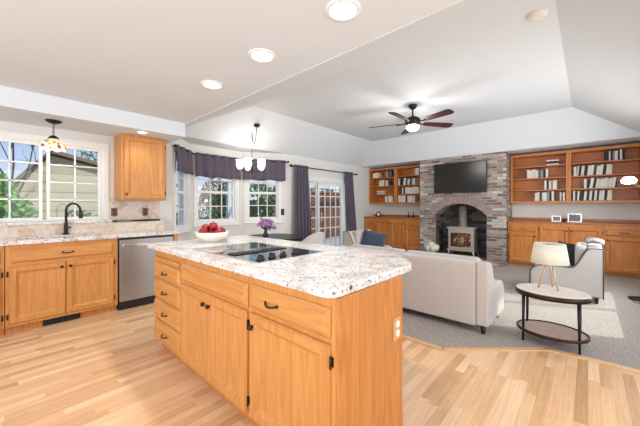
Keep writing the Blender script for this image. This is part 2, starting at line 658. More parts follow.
cpoly = [(-2.1, 2.61), (-0.93, 2.60), (-0.27, 3.20), (0.10, 3.24), (3.1, 3.30), (3.1, 3.9), (RX, 3.9), (RX, BY), (LX, BY), (LX, 4.35), (-2.75, 4.35)]
struct(MB().prism(cpoly, 0.0, 0.012).build('floor_carpet', M['carpet']), 'mottled grey carpet of the living area')
tb = MB()
edge_pts = [(LX, 4.35), (-2.75, 4.35), (-2.1, 2.61), (-0.93, 2.60), (-0.27, 3.20), (0.10, 3.24), (3.1, 3.30)]
for (ax_, ay_), (bx_, by_) in zip(edge_pts, edge_pts[1:]):
    d = Vector((bx_ - ax_, by_ - ay_)).normalized()
    nn = Vector((d.y, -d.x)) * 0.05
    tb.prism([(ax_, ay_), (bx_, by_), (bx_ + nn.x, by_ + nn.y), (ax_ + nn.x, ay_ + nn.y)], 0.0, 0.012)
struct(tb.build('trim_1', oak_mat('pale_oak_strip', (230, 190, 142), (214, 168, 118), 'x'), bevel=0.003), 'oak border strip along the carpet edge')

# kitchen ceiling, soffit, tray ceiling of four slopes
struct(MB().box(SX, -2.7, KZ, 3.2, EDGE, KZ + 0.06).build('ceiling', M['ceiling']), 'flat white kitchen ceiling')
so = MB().box(LX, -2.7, SZ, SX, EDGE, KZ + 0.06).build('ceiling_soffit', M['ceiling'])
struct(so, 'dropped soffit above the sink wall')
tx0, tx1, ty0, ty1 = -4.22, -0.20, 2.95, 6.68
tr = MB()
o_ = [(LX, EDGE, WZ), (RX, EDGE, KZ), (RX, LIP, WZ), (LX, LIP, WZ)]
i_ = [(tx0, ty0, TZ), (tx1, ty0, TZ), (tx1, ty1, TZ), (tx0, ty1, TZ)]
tr.add(o_ + i_, [(0, 1, 5, 4), (1, 2, 6, 5), (2, 3, 7, 6), (3, 0, 4, 7), (4, 5, 6, 7)])
tro = tr.build('ceiling_tray', M['ceiling'], recalc=False)
sd = tro.modifiers.new('thickness', 'SOLIDIFY')
sd.thickness = 0.05
sd.offset = 1.0
struct(tro, 'raised tray ceiling of the living area')
struct(MB().box(LX, LIP, WZ, RX, BY + 0.1, WZ + 0.08).build('ceiling_ledge', M['ceiling']), 'flat ledge of ceiling above the bookcases')
struct(MB().box(RX, EDGE, KZ, 3.2, 4.0, KZ + 0.06).build('ceiling_side', M['ceiling']), 'ceiling over the side opening')

# bay plan
BP = [Vector((LX, 1.85)), Vector((-5.37, 2.35)), Vector((-5.37, 3.44)), Vector((LX, 4.22))]
struct(MB().prism([tuple(p) for p in BP], WZ, WZ + 0.06).build('ceiling_bay', M['ceiling']), 'ceiling of the window bay')

WT = 0.14
def wall_run(name, p0, p1, z0, z1, holes, material, label, t=WT):
    """wall from p0 to p1, room side on the right of travel, holes = [(s0,s1,za,zb)]"""
    p0, p1 = Vector(p0), Vector(p1)
    ln = (p1 - p0).length
    b = MB()
    s = 0.0
    for (s0, s1, za, zb) in sorted(holes):
        b.box(s, 0, z0, s0, t, z1)
        if za > z0:
            b.box(s0, 0, z0, s1, t, za)
        b.box(s0, 0, zb, s1, t, z1)
        s = s1
    b.box(s, 0, z0, ln, t, z1)
    a = math.atan2((p1 - p0).y, (p1 - p0).x)
    return struct(b.build(name, material, loc=(p0.x, p0.y, 0), rot=a), label)

def window(name, label, p0, p1, s0, s1, za, zb, cols, rows, sashes=1, casing=0.055, mid_bar=None, stool=True, t=WT):
    p0, p1 = Vector(p0), Vector(p1)
    a = math.atan2((p1 - p0).y, (p1 - p0).x)
    r = bpy.data.objects.new(name, None)
    COL.objects.link(r)
    r.location = (p0.x, p0.y, 0)
    r.rotation_euler = (0, 0, a)
    struct(r, label)
    def ring(b, x0, x1, z0, z1, w, y0, y1):
        b.box(x0, y0, z0, x0 + w, y1, z1)
        b.box(x1 - w, y0, z0, x1, y1, z1)
        b.box(x0 + w, y0, z0, x1 - w, y1, z0 + w)
        b.box(x0 + w, y0, z1 - w, x1 - w, y1, z1)
    b = MB()
    ring(b, s0 - casing, s1 + casing, za - casing, zb + casing, casing + 0.005, -0.018, 0.0)
    b.build('casing', M['trim'], r, bevel=0.004)
    b = MB()
    ring(b, s0, s1, za, zb, 0.022, 0.0, t)
    b.build('window_frame', M['trim'], r)
    w = (s1 - s0) / sashes
    for k in range(sashes):
        x0, x1 = s0 + 0.022 + k * w * 1.0, s0 + (k + 1) * w - 0.022
        if sashes > 1:
            x0 = s0 + k * w + (0.022 if k == 0 else 0.018)
            x1 = s0 + (k + 1) * w - (0.022 if k == sashes - 1 else 0.018)
        b = MB()
        ring(b, x0, x1, za + 0.022, zb - 0.022, 0.032, 0.035, 0.075)
        if mid_bar:
            zm = za + (zb - za) * mid_bar
            b.box(x0, 0.03, zm - 0.02, x1, 0.078, zm + 0.02)
        b.build('sash', M['trim'], r, bevel=0.003)
        gx0, gx1, gz0, gz1 = x0 + 0.032, x1 - 0.032, za + 0.054, zb - 0.054
        b = MB()
        for c in range(1, cols):
            x = gx0 + (gx1 - gx0) * c / cols
            b.box(x - 0.008, 0.048, gz0, x + 0.008, 0.066, gz1)
        for c in range(1, rows):
            z = gz0 + (gz1 - gz0) * c / rows
            b.box(gx0, 0.048, z - 0.008, gx1, 0.066, z + 0.008)
        b.build('muntins', M['trim'], r)
        MB().box(gx0 - 0.01, 0.054, gz0 - 0.01, gx1 + 0.01, 0.058, gz1 + 0.01).build('pane', M['glass'], r)
    if stool:
        MB().box(s0 - casing - 0.02, -0.04, za - casing - 0.022, s1 + casing + 0.02, 0.0, za - casing + 0.002).build('sill', M['trim'], r, bevel=0.004)
    return r

Y0 = -2.7
def sy(y):
    return y - Y0
wall_run('wall_left', (LX, Y0), (LX, BP[0].y), 0, 2.45, [(sy(-0.80), sy(0.955), 1.045, 2.03)], M['wall'], 'white wall behind the sink')
window('window_1', 'white gridded window above the sink', (LX, Y0), (LX, BP[0].y), sy(-0.80), sy(0.955), 1.045, 2.03, 2, 4, sashes=3, stool=False)
wall_run('wall_left_patio', BP[3], (LX, BY), 0, 2.45, [(4.79 - BP[3].y, 6.29 - BP[3].y, 0.0, 1.86)], M['wall'], 'pale wall around the patio door')
fac = [(BP[0], BP[1], 'wall_bay_near'), (BP[1], BP[2], 'wall_bay_middle'), (BP[2], BP[3], 'wall_bay_far')]
for i, (a, b, nm) in enumerate(fac):
    ln = (b - a).length
    m0 = [0.10, 0.12, 0.10][i]
    m1 = [0.10, 0.14, 0.16][i]
    za = [0.86, 0.93, 0.95][i]
    wall_run(nm, a, b, 0, 2.45, [(m0, ln - m1, za, 2.05)], M['wall'], ['bay wall nearest the kitchen', 'middle wall of the bay', 'bay wall nearest the patio door'][i])
    window('window_%d' % (i + 2), ['narrow bay window beside the upper cabinet', 'middle bay window behind the fruit bowl', 'bay window behind the purple flowers'][i],
           a, b, m0, ln - m1, za, 2.05, [2, 3, 3][i], [4, 4, 4][i], mid_bar=0.52)

struct(MB().box(LX - 0.15, BY, 0, RX + 0.15, BY + 0.14, 2.55).build('wall_back', M['wall']), 'pale wall behind the bookcases')
wall_run('wall_right', (RX, BY), (RX, 3.9), 0, 2.55, [(BY - 6.2, BY - 4.1, 0.55, 2.1)], M['wall'], 'side wall of the living area')
window('window_5', 'added unseen side window admitting fill light to the living area', (RX, BY), (RX, 3.9), BY - 6.2, BY - 4.1, 0.55, 2.1, 1, 1, sashes=2)  # window made up, out of view, so the fill light gets in
struct(MB().box(3.06, 3.3, 0, 3.2, 4.0, 2.45).box(RX, 3.9, 0, 3.2, 4.04, 2.45).build('wall_right_return', M['wall']))
struct(MB().box(3.06, -2.7, 0, 3.2, 0.0, 2.45).box(3.06, 0, 2.4, 3.2, 3.3, 2.45).build('wall_right_kitchen', M['wall']))
struct(MB().box(LX, -2.84, 0, -2.9, -2.7, 2.45).box(1.7, -2.84, 0, 3.2, -2.7, 2.45).build('wall_front', M['wall']))  # gap left open out of view for the rear fill light
bb = MB()
bb.box(LX, 6.36, 0, LX + 0.014, 7.2, 0.09)
bb.box(LX, 4.24, 0, LX + 0.014, 4.72, 0.09)
struct(bb.build('baseboard_left', M['trim'], bevel=0.003))
bb = MB()
for a, b in ((BP[0], BP[1]), (BP[1], BP[2]), (BP[2], BP[3])):
    d = (b - a).normalized()
    n = Vector((d.y, -d.x)) * 0.014
    bb.prism([tuple(a), tuple(b), tuple(b + n), tuple(a + n)], 0, 0.09)
struct(bb.build('baseboard_bay', M['trim']))

# patio door
pd = bpy.data.objects.new('door_1', None)
COL.objects.link(pd)
pd.location = (LX, 4.79, 0)
pd.rotation_euler = (0, 0, PI / 2)
struct(pd, 'white gridded sliding patio door')
b = MB()
for x0, x1, z0, z1 in ((-0.07, 0.0, 0, 1.93), (1.5, 1.57, 0, 1.93), (0.0, 1.5, 1.86, 1.93)):
    b.box(x0, -0.02, z0, x1, 0.0, z1)
b.build('casing', M['trim'], pd, bevel=0.004)
b = MB().box(0, 0, 0, 0.03, 0.14, 1.86).box(1.47, 0, 0, 1.5, 0.14, 1.86).box(0.03, 0, 1.83, 1.47, 0.14, 1.86).box(0.03, 0, 0, 1.47, 0.14, 0.03)
b.build('door_frame', M['trim'], pd)
for k, (x0, x1, y) in enumerate(((0.03, 0.54, 0.08), (0.50, 1.47, 0.03))):
    leaf = MB()
    w = 0.055
    leaf.box(x0, y, 0.03, x0 + w, y + 0.04, 1.83).box(x1 - w, y, 0.03, x1, y + 0.04, 1.83)
    leaf.box(x0 + w, y, 0.03, x1 - w, y + 0.04, 0.15).box(x0 + w, y, 1.75, x1 - w, y + 0.04, 1.83)
    lo = leaf.build('door_leaf', M['trim'], pd, bevel=0.003)
    g = MB()
    cols = 2 if k == 0 else 4
    for c in range(1, cols):
        x = x0 + w + (x1 - x0 - 2 * w) * c / cols
        g.box(x - 0.012, y + 0.012, 0.15, x + 0.012, y + 0.028, 1.75)
    for c in range(1, 6):
        z = 0.15 + 1.6 * c / 6
        g.box(x0 + w, y + 0.012, z - 0.012, x1 - w, y + 0.028, z + 0.012)
    g.build('muntins', M['trim'], lo)
    MB().box(x0 + w - 0.01, y + 0.018, 0.14, x1 - w + 0.01, y + 0.022, 1.76).build('pane', M['glass'], lo)
MB().tube([(0.565, -0.0, 0.86), (0.565, -0.03, 0.88), (0.565, -0.03, 1.06), (0.565, 0.0, 1.08)], 0.008).build('door_handle', M['white_plastic'], pd)

# ------------------------------------------------------------------ cabinetry
def door_mb(x0, z0, x1, z1, fw=0.058):
    return MB().rings((x0, z0, x1, z1), [(0, 0), (0, -0.012), (0.008, -0.022), (fw - 0.010, -0.022), (fw - 0.006, -0.018), (fw + 0.012, -0.004), (fw + 0.018, -0.003)])

def drawer_mb(x0, z0, x1, z1):
    return MB().rings((x0, z0, x1, z1), [(0, 0), (0, -0.007), (0.003, -0.009), (0.024, -0.024), (0.028, -0.024)])

def knob(parent, x, z, m=None):
    b = MB()
    b.tube([(x, -0.018, z), (x, -0.030, z)], [0.006, 0.006], 10)
    b.tube([(x, -0.030, z), (x, -0.034, z), (x, -0.042, z), (x, -0.047, z)], [0.008, 0.015, 0.015, 0.008], 14)
    return b.build('knob', m or M['bronze'], parent)

def pull(parent, x, z, w=0.095, m=None):
    b = MB()
    pts = []
    for i in range(11):
        t = i / 10
        pts.append((x - w / 2 + w * t, -0.019 - 0.026 * math.sin(PI * t) ** 0.6, z - 0.008 * math.sin(PI * t)))
    b.tube(pts, [0.007, 0.0055, 0.005, 0.005, 0.005, 0.005, 0.005, 0.005, 0.005, 0.0055, 0.007], 8)
    for sx_ in (-1, 1):
        b.ball((x + sx_ * w / 2, -0.021, z), 0.011, 1, 0.6, 1, 10, 6)
    return b.build('pull_handle', m or M['bronze'], parent)

def hinge(parent, x, z):
    b = MB().tube([(x, -0.014, z - 0.026), (x, -0.014, z + 0.026)], 0.0045, 8)
    b.box(x - 0.008, -0.004, z - 0.02, x + 0.006, 0.001, z + 0.02)
    return b.build('hinge', M['bronze'], parent)

def cabinet(name, label, loc, rot, w, depth, h, toe=0.075, items=(), oak='oak', cat='cabinet', group=None, toe_in=0.05, body=None):
    r = thing(name, label, cat, loc, rot, group)
    oh = {'oak': 'oak_h', 'oak_d': 'oak_dh'}[oak]
    b = MB().box(0, 0, toe, w, depth, h)
    b.build('carcass', M[body or oak], r, bevel=0.002)
    if toe:
        MB().box(0.0, toe_in, 0, w, depth, toe).build('toe_kick', M['oak_side'], r)
    for it in items:
        k = it[0]
        x0, x1, z0, z1 = it[1:5]
        if k == 'door':
            d = door_mb(x0, z0, x1, z1).build('door', M[oak], r)
            side, kz = it[5], it[6]
            kx = x0 + 0.032 if side == 'l' else x1 - 0.032
            knob(d, kx, kz)
            hx = x1 + 0.006 if side == 'l' else x0 - 0.006
            hinge(d, hx, z1 - 0.07)
            hinge(d, hx, z0 + 0.07)
        elif k == 'drawer':
            d = drawer_mb(x0, z0, x1, z1).build('drawer', M[oh], r)
            for px in it[5]:
                pull(d, px, (z0 + z1) / 2)
        elif k == 'false':
            d = drawer_mb(x0, z0, x1, z1).build('false_drawer_front', M[oh], r)
            for px in it[5]:
                pull(d, px, (z0 + z1) / 2, 0.085, M['black'])
        elif k == 'board':
            MB().box(x0, -0.022, z0, x1, 0.3, z1).build('pull_out_board', M[oh], r, bevel=0.006)
    return r

# island: three cabinet units under one granite top
IY, ID = 0.925, 0.55
IH = 0.865
z_ = [0.10, 0.275, 0.45, 0.62, 0.765]
cabinet('drawer_cabinet', 'oak island drawer unit with four small drawers and a pull-out board', (-2.80, IY, 0), 0, 0.555, ID, IH, 0.085,
        [('drawer', 0.012, 0.535, z_[i] + 0.006, z_[i + 1] - 0.006, (0.27,)) for i in range(4)] + [('board', 0.015, 0.535, 0.778, 0.808)])
cabinet('double_door_cabinet', 'oak island cabinet with two doors under the black cooktop', (-2.245, IY, 0), 0, 0.885, ID, IH, 0.085,
        [('false', 0.012, 0.870, 0.685, 0.815, ()),
         ('door', 0.012, 0.425, 0.105, 0.665, 'r', 0.60), ('door', 0.431, 0.870, 0.105, 0.665, 'l', 0.60)])
rc = cabinet('single_door_cabinet', 'oak island end cabinet with one wide drawer over one door', (-1.36, IY, 0), 0, 0.60, ID, IH, 0.085,
        [('drawer', 0.018, 0.578, 0.690, 0.818, (0.21,)), ('door', 0.018, 0.578, 0.105, 0.668, 'l', 0.60)])
MB().box(0.60, 0.0, 0.0, 0.618, ID, IH).build('end_panel', M['oak_side'], rc, bevel=0.002)

def round_poly(pts, rads, n=6):
    out = []
    m = len(pts)
    for i in range(m):
        p = Vector(pts[i]); a = Vector(pts[i - 1]); c = Vector(pts[(i + 1) % m])
        r = rads[i]
        if r <= 0:
            out.append(tuple(p))
            continue
        u = (a - p).normalized() * r
        v = (c - p).normalized() * r
        for k in range(n + 1):
            t = k / n
            q = p + u * (1 - t) ** 2 + v * t ** 2
            out.append(tuple(q))
    return out

ip = round_poly([(-2.935, 0.885), (-0.745, 0.885), (-0.745, 1.63), (-0.985, 1.90), (-2.935, 1.91)], [0.05, 0.07, 0.09, 0.12, 0.06])
o = MB().prism(ip, IH, IH + 0.04).build('island_worktop', M['granite'], bevel=0.008, seg=3)
tag(o, 'speckled white granite worktop on the oak island', 'worktop')

# outlet on island end
def outlet(label, loc, rot, plate, sock, group=None, w=0.075, h=0.118):
    r = thing('outlet', label, 'outlet', loc, rot, group)
    MB().box(-w / 2, -0.006, -h / 2, w / 2, 0, h / 2).build('plate', plate, r, bevel=0.003)
    for dz in (-0.024, 0.024):
        b = MB().lathe([(0.018, 0), (0.018, 0.004)], n=14)
        me = b.build('socket', sock, r, loc=(0, -0.006, dz))
        me.rotation_euler = (PI / 2, 0, 0)
    return r
outlet('tan power outlet with white sockets on the island end panel', (-0.742, 1.405, 0.60), PI / 2, M['plate_tan'], M['white_plastic'])

# cooktop
ct = thing('cooktop', 'black glass electric cooktop set into the island granite', 'cooktop', (-2.255, 1.0, IH + 0.04))
cw, cd = 0.855, 0.58
b = MB()
b.box(0, 0, 0, cw, 0.012, 0.007).box(0, cd - 0.012, 0, cw, cd, 0.007).box(0, 0.012, 0, 0.012, cd - 0.012, 0.007).box(cw - 0.012, 0.012, 0, cw, cd - 0.012, 0.007)
b.build('steel_rim', M['steel_l'], ct, bevel=0.002)
MB().box(0.012, 0.012, 0.0, cw - 0.012, cd - 0.012, 0.0055).build('glass_top', M['blackgloss'], ct)
v = MB()
v.box(0.44, 0.05, 0.0055, 0.53, 0.50, 0.011)
for i in range(10):
    yy = 0.07 + i * 0.043
    v.box(0.452, yy, 0.011, 0.518, yy + 0.012, 0.0145)
v.build('downdraft_vent', M['blackmetal'], ct, bevel=0.002)
for (x, y, r) in ((0.15, 0.16, 0.085), (0.33, 0.16, 0.07), (0.15, 0.42, 0.07), (0.33, 0.42, 0.085)):
    bm_ = MB().lathe([(r, 0.0055), (r, 0.0062), (r - 0.004, 0.0062), (r - 0.004, 0.0055)], (x, y, 0), 32, caps=False)
    bm_.build('burner_ring', M['blackmetal'], ct)
for y in (0.085, 0.175, 0.265, 0.375):
    k = MB().lathe([(0.028, 0.0055), (0.030, 0.009), (0.022, 0.013), (0.021, 0.026), (0.018, 0.030)], (0.765, y, 0), 18)
    k.box(0.745, y - 0.004, 0.028, 0.785, y + 0.004, 0.038)
    k.build('control_knob', M['blackgloss'], ct)

# fruit bowl and apples
bx, by_, bz = -2.60, 1.345, IH + 0.04
prof = [(0.062, 0.0), (0.066, 0.006), (0.11, 0.03), (0.140, 0.062), (0.152, 0.092), (0.148, 0.094), (0.136, 0.066), (0.10, 0.032), (0.05, 0.016), (0.001, 0.014)]
o = MB().lathe(prof, n=40, caps=False).build('fruit_bowl', M['bowl'], loc=(bx, by_, bz))
tag(o, 'cream ceramic bowl heaped with red fruit on the island', 'bowl')
ap = [(-0.085, -0.02, 0.095, 'at the sink side of the bowl rim'), (0.0, -0.085, 0.097, 'at the front rim of the bowl'), (0.085, 0.02, 0.095, 'at the cooktop side of the bowl rim'),
      (0.01, 0.085, 0.097, 'at the rear rim of the bowl'), (0.0, 0.0, 0.088, 'lying underneath the others in the heap'), (-0.05, -0.04, 0.128, 'on the heap beside the topmost fruit'), (0.03, -0.005, 0.150, 'topmost on the heap in the bowl')]
def apple_parts(r):
    p = []
    for i in range(13):
        t = PI * i / 12
        rr = 0.042 * math.sin(t) ** 0.85 * (1 + 0.06 * math.cos(t)) if 0 < i < 12 else 0.002
        zz = -0.037 * math.cos(t) + (-0.010 * math.exp(-((t - PI) / 0.35) ** 2)) + 0.008 * math.exp(-(t / 0.3) ** 2)
        p.append((max(rr, 0.002), zz))
    MB().lathe(p, n=20, caps=False).build('flesh', M['red'], r)
    MB().tube([(0, 0, 0.024), (0.002, 0, 0.038), (0.006, 0.002, 0.047)], 0.0022, 6).build('stem', M['bark'], r)
a0 = None
for i, (x, y, z, where) in enumerate(ap):
    lab = 'red apple ' + where
    if a0 is None:
        a0 = thing('apple', lab, 'apple', (bx + x, by_ + y, bz + z), 0, 'red apples in the bowl')
        apple_parts(a0)
        a = a0
    else:
        a = copy_tree(a0)
        a['label'] = lab
        a.location = (bx + x, by_ + y, bz + z)
    a.rotation_euler = (0.25 * math.sin(i * 2.1), 0.25 * math.cos(i * 1.3), i * 1.1)

# sink run along the left wall (local x -> world +y, local -y -> world +x)
RUN = PI / 2
CX0 = -4.095
cabinet('sink_cabinet', 'oak sink base cabinet with two doors under the black faucet', (CX0, 0.035, 0), RUN, 0.905, 0.60, 0.862, 0.075,
        [('false', 0.03, 0.862, 0.685, 0.825, (0.455,)),
         ('door', 0.022, 0.438, 0.105, 0.655, 'r', 0.605), ('door', 0.443, 0.865, 0.105, 0.655, 'l', 0.605)])
cabinet('base_cabinet', 'oak base cabinet adjoining the sink cabinet on the side away from the dishwasher', (CX0, -0.77, 0), RUN, 0.80, 0.60, 0.862, 0.075,
        [('drawer', 0.02, 0.78, 0.685, 0.825, (0.4,)), ('door', 0.02, 0.395, 0.105, 0.655, 'r', 0.605), ('door', 0.401, 0.78, 0.105, 0.655, 'l', 0.605)])
b = MB().box(0, 0, 0, 0.05, 0.60, 0.862)
tag(b.build('end_panel_cabinet', M['oak'], loc=(CX0, 1.575, 0), rot=RUN, bevel=0.002), 'narrow oak end panel closing the counter beside the dishwasher', 'cabinet panel')

# floor register in the toe kick
fr = thing('floor_register', 'black slotted heating register in the toe kick below the sink', 'vent', (CX0 - 0.046, 0.30, 0.006), RUN)
MB().box(0, -0.012, 0, 0.30, 0.0, 0.062).build('frame', M['blackmetal'], fr, bevel=0.002)
s = MB()
for i in range(12):
    s.box(0.016 + i * 0.023, -0.016, 0.01, 0.026 + i * 0.023, -0.011, 0.052)
s.build('slats', M['black'], fr)

# dishwasher
dw = thing('dishwasher', 'stainless steel dishwasher between sink cabinet and oak end panel', 'dishwasher', (CX0, 0.947, 0), RUN)
MB().box(0.004, 0.01, 0.0, 0.622, 0.58, 0.855).build('tub', M['black'], dw)
MB().box(0.01, -0.012, 0.10, 0.616, 0.01, 0.835).build('door', M['steel'], dw, bevel=0.004)
MB().box(0.01, -0.004, 0.005, 0.616, 0.02, 0.092).build('kick_plate', M['black'], dw, bevel=0.002)
h = MB().box(0.03, -0.05, 0.752, 0.596, -0.034, 0.782)
h.box(0.04, -0.036, 0.755, 0.06, -0.010, 0.779).box(0.566, -0.036, 0.755, 0.586, -0.010, 0.779)
h.build('bar_handle', M['steel_l'], dw, bevel=0.004)

# counter with sink cut-out (one slab)
SYC, SH = 0.47, 0.36
wtop = MB()
z0, z1 = 0.864, 0.905
xf, xb = -4.055, -4.555
sx0, sx1 = -4.17, -4.47
wtop.box(xb, -1.6, z0, xf, SYC - SH, z1).box(xb, SYC + SH, z0, xf, 1.645, z1)
wtop.box(sx0, SYC - SH, z0, xf, SYC + SH, z1).box(xb, SYC - SH, z0, sx1, SYC + SH, z1)
tag(wtop.build('counter_worktop', M['granite'], bevel=0.004), 'speckled granite counter along the window wall above the dishwasher', 'worktop')
sk = MB()
sk.box(sx1 + 0.002, SYC - SH + 0.002, 0.70, sx1 + 0.012, SYC + SH - 0.002, 0.862).box(sx0 - 0.012, SYC - SH + 0.002, 0.70, sx0 - 0.002, SYC + SH - 0.002, 0.862)
sk.box(sx1 + 0.012, SYC - SH + 0.002, 0.70, sx0 - 0.012, SYC - SH + 0.012, 0.862).box(sx1 + 0.012, SYC + SH - 0.012, 0.70, sx0 - 0.012, SYC + SH - 0.002, 0.862)
sk.box(sx1 + 0.012, SYC - SH + 0.012, 0.70, sx0 - 0.012, SYC + SH - 0.012, 0.71)
tag(sk.build('sink_basin', M['steel']), 'undermount steel sink sunk into the granite counter', 'sink')

# backsplash ledge, sill slab, wall tile
struct(MB().box(LX, -1.6, 0.60, xb, 1.62, 1.028).build('trim_2', M['tile_sq']), 'beige tiled upstand behind the counter')
o = MB().box(LX, -1.6, 1.029, -4.535, 0.985, 1.062).build('window_ledge', M['granite'], bevel=0.006)
tag(o, 'granite ledge running below the sink window', 'ledge')
o = MB().box(LX, 0.987, 1.029, -4.54, 1.56, 1.055).build('display_ledge', M['blackgloss'], bevel=0.003)
tag(o, 'narrow black ledge on the tiled upstand under the upper cabinet', 'ledge')
struct(MB().box(LX, 1.0, 1.055, LX + 0.012, 1.66, 1.36).build('trim_3', M['tile']), 'diagonal beige wall tile under the upper cabinet')
outlet('brown wall outlet beside the window under the upper cabinet', (LX + 0.013, 1.075, 1.155), RUN, M['outlet_brown'], M['bronze'])
outlet('brown wall outlet under the middle of the upper cabinet', (LX + 0.013, 1.46, 1.155), RUN, M['outlet_brown'], M['bronze'])

# upper cabinet
UX = -4.51
uc = thing('upper_cabinet', 'single oak wall cabinet hanging between sink window and bay', 'cabinet', (UX, 1.075, 1.322), RUN)
MB().box(0, 0, 0, 0.555, UX - LX, SZ - 1.322 - 0.002).build('carcass', M['oak'], uc, bevel=0.003)
d = door_mb(0.03, 0.014, 0.532, 0.855).build('door', M['oak'], uc)
knob(d, 0.055, 0.075, M['black'])
hinge(d, 0.538, 0.76)
hinge(d, 0.538, 0.10)

# faucet
fa = thing('faucet', 'matte black gooseneck kitchen faucet behind the sink', 'faucet', (-4.51, 0.525, 0.905), RUN + 0.9)
MB().lathe([(0.03, 0), (0.03, 0.012), (0.02, 0.02), (0.019, 0.13), (0.015, 0.14)], n=20).build('body', M['black'], fa)
pts = [(0, 0, 0.13), (0, 0, 0.28)]
for i in range(1, 10):
    t = PI * i / 10
    pts.append((0, -0.075 + 0.075 * math.cos(t), 0.28 + 0.085 * math.sin(t)))
pts += [(0, -0.152, 0.26)]
MB().tube(pts, 0.0125, 12).build('spout', M['black'], fa)
MB().tube([(0, -0.152, 0.265), (0, -0.153, 0.235), (0, -0.155, 0.19)], [0.0135, 0.017, 0.02], 12).build('spray_head', M['black'], fa)
MB().tube([(0.015, 0, 0.075), (0.05, -0.005, 0.08), (0.105, -0.012, 0.095)], [0.011, 0.008, 0.006], 10).build('lever', M['black'], fa)

# ------------------------------------------------------------------ living room built-ins
BFY = 7.25
def px(x):
    return x
def back_cab(label, x0, x1, items):
    w = x1 - x0
    return cabinet('base_cabinet', label, (x0, BFY, 0.012), 0, w, BY - BFY - 0.005, 0.885, 0.06, items, oak='oak_d')
back_cab('amber oak cabinet with drawer and door against the brick chimney, floor-lamp side', -1.245, -0.735,
         [('drawer', 0.025, 0.49, 0.70, 0.825, (0.255,)), ('door', 0.025, 0.49, 0.085, 0.675, 'r', 0.62)])
back_cab('amber oak two-door cabinet behind the lamp and black-pillow armchair', -0.733, 0.205,
         [('door', 0.02, 0.465, 0.085, 0.825, 'r', 0.755), ('door', 0.471, 0.918, 0.085, 0.825, 'l', 0.755)])
back_cab('amber oak cabinet with drawer and door in the corner behind floor lamp', 0.207, RX - 0.005,
         [('drawer', 0.02, 0.49, 0.70, 0.825, (0.25,)), ('door', 0.02, 0.49, 0.085, 0.675, 'l', 0.62)])
back_cab('amber oak cabinet in the corner by the patio curtain', LX + 0.01, -4.43,
         [('drawer', 0.03, 0.42, 0.70, 0.825, (0.22,)), ('door', 0.03, 0.42, 0.085, 0.675, 'r', 0.62)])
back_cab('amber oak two-door cabinet behind the blue-pillow armchair', -4.428, -3.585,
         [('door', 0.015, 0.418, 0.085, 0.825, 'r', 0.755), ('door', 0.424, 0.828, 0.085, 0.825, 'l', 0.755)])
back_cab('amber oak cabinet with drawer and door beside chimney, patio side', -3.583, -3.125,
         [('drawer', 0.015, 0.435, 0.70, 0.825, (0.225,)), ('door', 0.015, 0.435, 0.085, 0.675, 'l', 0.62)])
for x0, x1, lab in ((-1.25, RX - 0.004, 'long dark oak shelf top under the bookcase by the floor lamp'), (LX + 0.004, -3.12, 'dark oak shelf top under the bookcase by the patio door')):
    b = MB().box(x0, BFY - 0.02, 0.898, x1, BY - 0.004, 0.93)
    b.box(x0, BY - 0.03, 0.93, x1, BY - 0.004, 0.985)
    tag(b.build('cabinet_top', M['oak_top'], bevel=0.004), lab, 'worktop')

BKY = 7.50
SHELF_Z = [1.345, 1.575, 1.82, 2.07]
def bookcase(label, x0, xm0, xm1, x1):
    r = thing('bookcase', label, 'bookcase', (x0, BKY, 1.30))
    w = x1 - x0
    H = 1.03
    D = BY - BKY - 0.003
    MB().box(0, D - 0.012, 0, w, D, H).build('back_panel', M['oak_back'], r)
    b = MB().box(0, 0, 0, 0.04, D - 0.012, H).box(w - 0.04, 0, 0, w, D - 0.012, H)
    b.box(0.04, 0, 0, w - 0.04, D - 0.012, 0.043).box(0.04, 0, H - 0.05, w - 0.04, D - 0.012, H)
    b.build('frame', M['oak_d'], r, bevel=0.003)
    MB().box(xm0 - x0, 0, 0.043, xm1 - x0, D - 0.012, H - 0.05).build('divider', M['oak_d'], r, bevel=0.003)
    for z in SHELF_Z[1:]:
        for a, c in ((0.04, xm0 - x0), (xm1 - x0, w - 0.04)):
            MB().box(a, 0.015, z - 1.30 - 0.022, c, D - 0.012, z - 1.30).build('shelf', M['oak_dh'], r, bevel=0.002)
    return r
bookcase('amber oak wall bookcase with two bays beside the floor lamp', -1.245, -0.32, -0.24, RX - 0.004)
bookcase('amber oak wall bookcase with two bays beside the patio curtain', LX + 0.004, -4.035, -3.945, -3.125)

# books
CLR = {'white': (226, 222, 214), 'cream': (222, 208, 184), 'black': (34, 33, 36), 'grey': (150, 150, 152), 'tan': (170, 140, 112), 'slate': (84, 92, 100), 'brown': (92, 66, 52)}
BM = {k: mat('book_cover_' + k, v, 0.6) for k, v in CLR.items()}
ORD = ['first', 'second', 'third', 'fourth', 'fifth', 'sixth', 'seventh', 'eighth', 'ninth', 'tenth', 'eleventh', 'twelfth', 'thirteenth', 'fourteenth', 'fifteenth', 'sixteenth', 'seventeenth']
CODE = {'w': 'white', 'c': 'cream', 'k': 'black', 'g': 'grey', 't': 'tan', 's': 'slate', 'b': 'brown'}
rnd = random.Random(4)
def book_mesh(w, h, d):
    b = MB()
    t = min(0.004, w * 0.2)
    b.box(0, 0, 0, w, t, h).box(0, t, 0, t, d, h).box(w - t, t, 0, w, d, h)
    b.cur = 1
    b.box(t, t, 0.004, w - t, d - 0.005, h - 0.004)
    return b
SHN = ['bottom shelf', 'third shelf', 'second shelf', 'top shelf']
